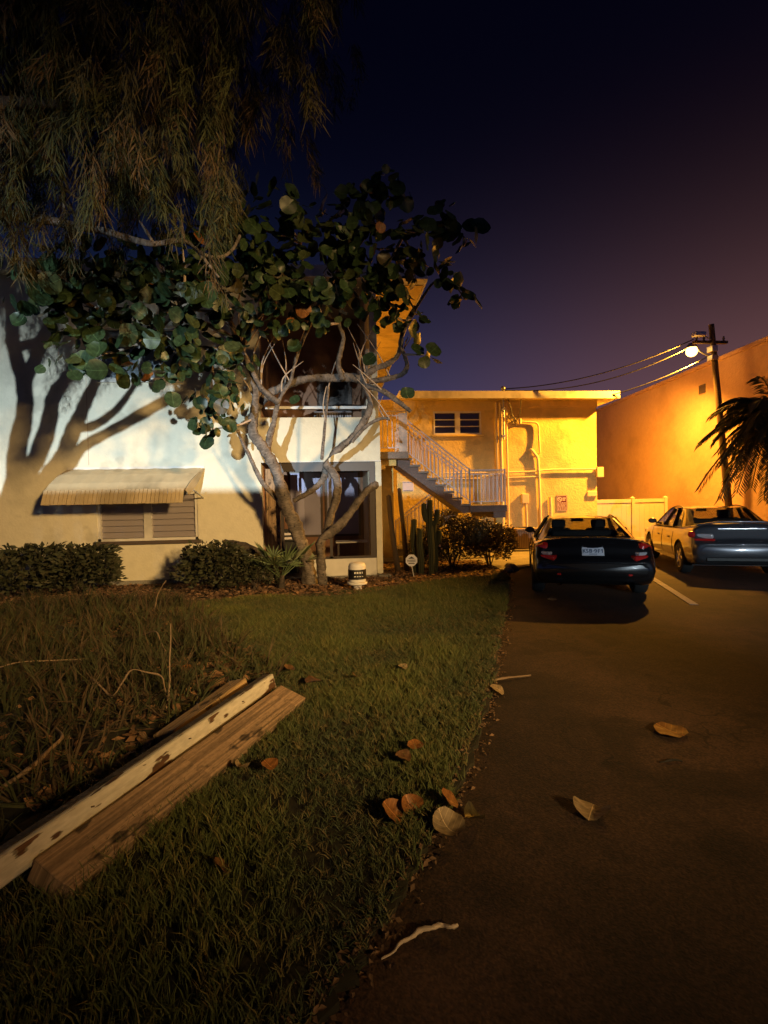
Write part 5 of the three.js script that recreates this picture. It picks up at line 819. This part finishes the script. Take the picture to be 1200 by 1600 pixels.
  part(t, 'rear_view_mirror', [new RoundedBoxGeometry(0.22, 0.065, 0.03, 1, 0.012).translate(0, K.wt[1] - 0.07, Z(K.wt[2] + 0.05)), rod([0, K.wt[1] - 0.05, Z(K.wt[2] + 0.06)], [0, K.wt[1] + 0.0, Z(K.wt[2] + 0.06)], 0.01)], M.black);
  part(t, 'dashboard', new RoundedBoxGeometry(1.25, 0.12, 0.4, 2, 0.04).translate(0, K.wb[1] + 0.0, Z(K.wb[2] - 0.35)), M.black);
  P.extra(t, body, Z);
  return t;
}
const plateTex = (txt) => { const c = document.createElement('canvas'); c.width = 256; c.height = 128; const x = c.getContext('2d'); x.fillStyle = '#e6e9f2'; x.fillRect(0, 0, 256, 128); x.fillStyle = '#c98a3a'; x.fillRect(0, 0, 256, 0); x.fillStyle = '#4b5e78'; x.font = 'bold 70px sans-serif'; x.textAlign = 'center'; x.fillText(txt, 128, 92); x.fillRect(60, 14, 136, 12); x.fillRect(80, 108, 96, 8); const t = new THREE.CanvasTexture(c); t.colorSpace = THREE.SRGBColorSpace; return t; };
const redLens = phys(rgb(0.55, 0.02, 0.015), 0.15, { clearcoat: 1 }), clearLens = phys(rgb(0.7, 0.7, 0.72), 0.12, { clearcoat: 1, metalness: 0.3 }), chrome = mat(rgb(0.75, 0.75, 0.77), 0.15, { metalness: 1 });
// lens cut from the rear corner: follows the body by wrapping a rounded block round it
const lens = (w, h, d, x, y, z, ry, rz = 0) => { const g = new RoundedBoxGeometry(w, h, d, 2, Math.min(w, h, d) * 0.42); g.rotateZ(rz); g.rotateY(ry); g.translate(x, y, z); return g; };
const HEAD = -THREE.MathUtils.degToRad(20.8);
const blackPaint = phys(rgb(0.010, 0.009, 0.009), 0.28, { clearcoat: 1, clearcoatRoughness: 0.04 });
const greyPaint = phys(rgb(0.13, 0.135, 0.15), 0.34, { metalness: 0.75, clearcoat: 1, clearcoatRoughness: 0.05 });
{
  const L = 4.5, off = L / 2 - 0.95, c = [4.215 + Math.sin(-HEAD) * off, 0, -8.23 - Math.cos(HEAD) * off];
  buildCar('parked_car', 'glossy black coupe parked nose-in before the yellow building', c, HEAD, {
    L, W: 1.8, wr: 0.32, rw: 0.95, fw: 3.6, belt: 0.84, paint: blackPaint, rim: M.galv, seams: [1.65, 2.95], handles: [1.85],
    st: [[0, 0.40, 0.74, 0.56, 0.58], [0.04, 0.32, 0.83, 0.62, 0.64], [0.12, 0.26, 0.865, 0.68, 0.70], [0.17, 0.25, 0.875, 0.76, 0.82], [0.26, 0.24, 0.885, 0.85, 0.92], [0.34, 0.23, 0.89, 0.86, 0.94], [0.7, 0.2, 0.9, 0.86, 0.93], [1.1, 0.19, 0.9, 0.855, 0.9], [1.7, 0.18, 0.895, 0.84, 0.86], [2.6, 0.18, 0.895, 0.83, 0.84], [3.1, 0.18, 0.895, 0.82, 0.85], [3.6, 0.19, 0.89, 0.78, 0.83], [4.1, 0.22, 0.85, 0.68, 0.73], [4.35, 0.26, 0.78, 0.58, 0.62], [4.46, 0.32, 0.66, 0.5, 0.53], [4.5, 0.36, 0.52, 0.45, 0.48]],
    cab: { rb: [0.66, 0.925, 0.78], rt: [0.50, 1.21, 1.55], srb: [0.79, 0.86, 1.15], srt: [0.575, 1.2, 1.72], sfb: [0.80, 0.84, 3.0], sft: [0.575, 1.2, 2.45], wb: [0.70, 0.86, 3.2], wt: [0.53, 1.215, 2.42], split: [0.36] },
    seatS: 2.35, seatY: 0.79,
    lamps: (s, Z) => [
      [lens(0.24, 0.17, 0.16, s * 0.735, 0.79, Z(0.27), s * 0.5, s * -0.35), redLens, 'tail_light'],
      [lens(0.24, 0.055, 0.14, s * 0.7, 0.725, Z(0.19), s * 0.6), clearLens, 'tail_light'],
      [lens(0.3, 0.09, 0.15, s * 0.67, 0.66, Z(0.145), s * 0.5), redLens, 'tail_light'],
      [lens(0.36, 0.12, 0.14, s * 0.62, 0.6, Z(4.3), -s * 0.5), clearLens, 'headlight'],
      [new THREE.CylinderGeometry(0.045, 0.045, 0.12, 14, 1, true).rotateX(Math.PI / 2).translate(s * 0.5, 0.29, Z(0.06)), chrome, 'exhaust_tip']],
    extra: (t, body, Z) => {
      const p = part(body, 'number_plate', new RoundedBoxGeometry(0.32, 0.165, 0.012, 1, 0.01).rotateX(-0.5).translate(0, 0.765, Z(0.145)), M.white);
      part(p, 'printed_face', new THREE.PlaneGeometry(0.3, 0.15).rotateX(-0.5).translate(0, 0.7685, Z(0.1385)), mat(0xffffff, 0.5, { map: plateTex('KSB·9F1') }));
      part(body, 'plate_recess', new RoundedBoxGeometry(0.62, 0.03, 0.05, 1, 0.012).translate(0, 0.87, Z(0.235)), M.black);
      part(body, 'emblem', new THREE.TorusGeometry(0.03, 0.007, 6, 16).rotateX(-0.6).translate(0, 0.895, Z(0.26)), chrome);
      part(body, 'bumper_crease', tube([[-0.86, 0.6, Z(0.28)], [-0.8, 0.6, Z(0.07)], [-0.4, 0.6, Z(0.008)], [0.4, 0.6, Z(0.008)], [0.8, 0.6, Z(0.07)], [0.86, 0.6, Z(0.28)]], 0.012, 6, 40), blackPaint);
      part(body, 'bumper_reflector', [lens(0.16, 0.035, 0.03, 0.55, 0.42, Z(0.02), 0.25), lens(0.16, 0.035, 0.03, -0.55, 0.42, Z(0.02), -0.25)], redLens);
      part(body, 'trunk_lip', tube([[-0.74, 0.9, Z(0.3)], [-0.4, 0.94, Z(0.28)], [0, 0.95, Z(0.27)], [0.4, 0.94, Z(0.28)], [0.74, 0.9, Z(0.3)]], 0.014, 6, 30), blackPaint);
    } });
}
{
  const L = 4.54, off = L / 2 - 0.93, hx = Math.sin(-HEAD), hz = -Math.cos(HEAD), rx = Math.cos(HEAD), rz = Math.sin(-HEAD);
  const c = [7.13 + hx * off + rx * 0.79, 0, -9.87 + hz * off + rz * 0.79];
  buildCar('parked_sedan', 'silver grey sedan parked at the right below the palm', c, HEAD, {
    L, W: 1.76, wr: 0.315, rw: 0.93, fw: 3.53, belt: 0.88, paint: greyPaint, rim: mat(rgb(0.6, 0.6, 0.62), 0.3, { metalness: 0.9 }), seams: [1.42, 2.28, 3.15], handles: [1.75, 2.6],
    st: [[0, 0.42, 0.72, 0.60, 0.62], [0.03, 0.34, 0.80, 0.66, 0.68], [0.1, 0.28, 0.845, 0.71, 0.73], [0.15, 0.26, 0.855, 0.80, 0.86], [0.2, 0.25, 0.86, 0.90, 0.99], [0.27, 0.24, 0.865, 0.93, 1.03], [0.6, 0.22, 0.88, 0.93, 1.01], [1.0, 0.2, 0.88, 0.92, 0.97], [1.6, 0.2, 0.88, 0.9, 0.92], [2.6, 0.2, 0.88, 0.88, 0.9], [3.2, 0.2, 0.88, 0.86, 0.9], [3.6, 0.21, 0.875, 0.82, 0.87], [4.1, 0.24, 0.85, 0.73, 0.78], [4.35, 0.28, 0.79, 0.64, 0.69], [4.48, 0.33, 0.68, 0.56, 0.6], [4.54, 0.38, 0.54, 0.49, 0.52]],
    cab: { rb: [0.63, 1.0, 0.74], rt: [0.52, 1.3, 1.4], srb: [0.79, 0.92, 1.05], srt: [0.59, 1.285, 1.6], sfb: [0.79, 0.89, 3.15], sft: [0.59, 1.29, 2.5], wb: [0.70, 0.91, 3.32], wt: [0.54, 1.31, 2.42], split: [0.2, 0.56] },
    seatS: 2.25, seatY: 0.87, mirror: blackPaint,
    lamps: (s, Z) => [
      [lens(0.13, 0.12, 0.34, s * 0.81, 0.83, Z(0.3), s * 0.28), redLens, 'tail_light'],
      [lens(0.3, 0.1, 0.12, s * 0.63, 0.8, Z(0.165), s * 0.3), clearLens, 'tail_light'],
      [lens(0.34, 0.05, 0.1, s * 0.64, 0.735, Z(0.12), s * 0.25), redLens, 'tail_light'],
      [lens(0.36, 0.14, 0.2, s * 0.62, 0.66, Z(4.32), -s * 0.5), clearLens, 'headlight']],
    extra: (t, body, Z) => {
      part(body, 'plate_recess', new RoundedBoxGeometry(0.7, 0.2, 0.02, 1, 0.01).rotateX(-0.35).translate(0, 0.83, Z(0.165)), M.black);
      const p = part(body, 'number_plate', new RoundedBoxGeometry(0.32, 0.165, 0.012, 1, 0.01).rotateX(-0.35).translate(0, 0.825, Z(0.148)), M.white);
      part(p, 'printed_face', new THREE.PlaneGeometry(0.3, 0.15).rotateX(-0.35).translate(0, 0.8275, Z(0.1415)), mat(rgb(0.6, 0.6, 0.62), 0.5, { map: plateTex('L42 HQD') }));
      part(body, 'trunk_garnish', new RoundedBoxGeometry(0.8, 0.035, 0.04, 1, 0.012).translate(0, 0.935, Z(0.18)), chrome);
      part(body, 'emblem', new THREE.TorusGeometry(0.045, 0.012, 6, 18).scale(1.4, 1, 1).rotateX(-0.5).translate(0, 0.985, Z(0.205)), chrome);
      part(body, 'trunk_spoiler', tube([[-0.72, 1.0, Z(0.3)], [-0.4, 1.055, Z(0.25)], [0, 1.065, Z(0.24)], [0.4, 1.055, Z(0.25)], [0.72, 1.0, Z(0.3)]], 0.022, 6, 30), greyPaint);
      part(body, 'bumper_crease', tube([[-0.85, 0.65, Z(0.3)], [-0.78, 0.65, Z(0.06)], [-0.4, 0.65, Z(0.006)], [0.4, 0.65, Z(0.006)], [0.78, 0.65, Z(0.06)], [0.85, 0.65, Z(0.3)]], 0.014, 6, 40), greyPaint);
      part(body, 'bumper_lower', new RoundedBoxGeometry(1.3, 0.08, 0.06, 1, 0.02).translate(0, 0.37, Z(0.03)), M.black);
    } });
}
renderer.render(scene, camera);
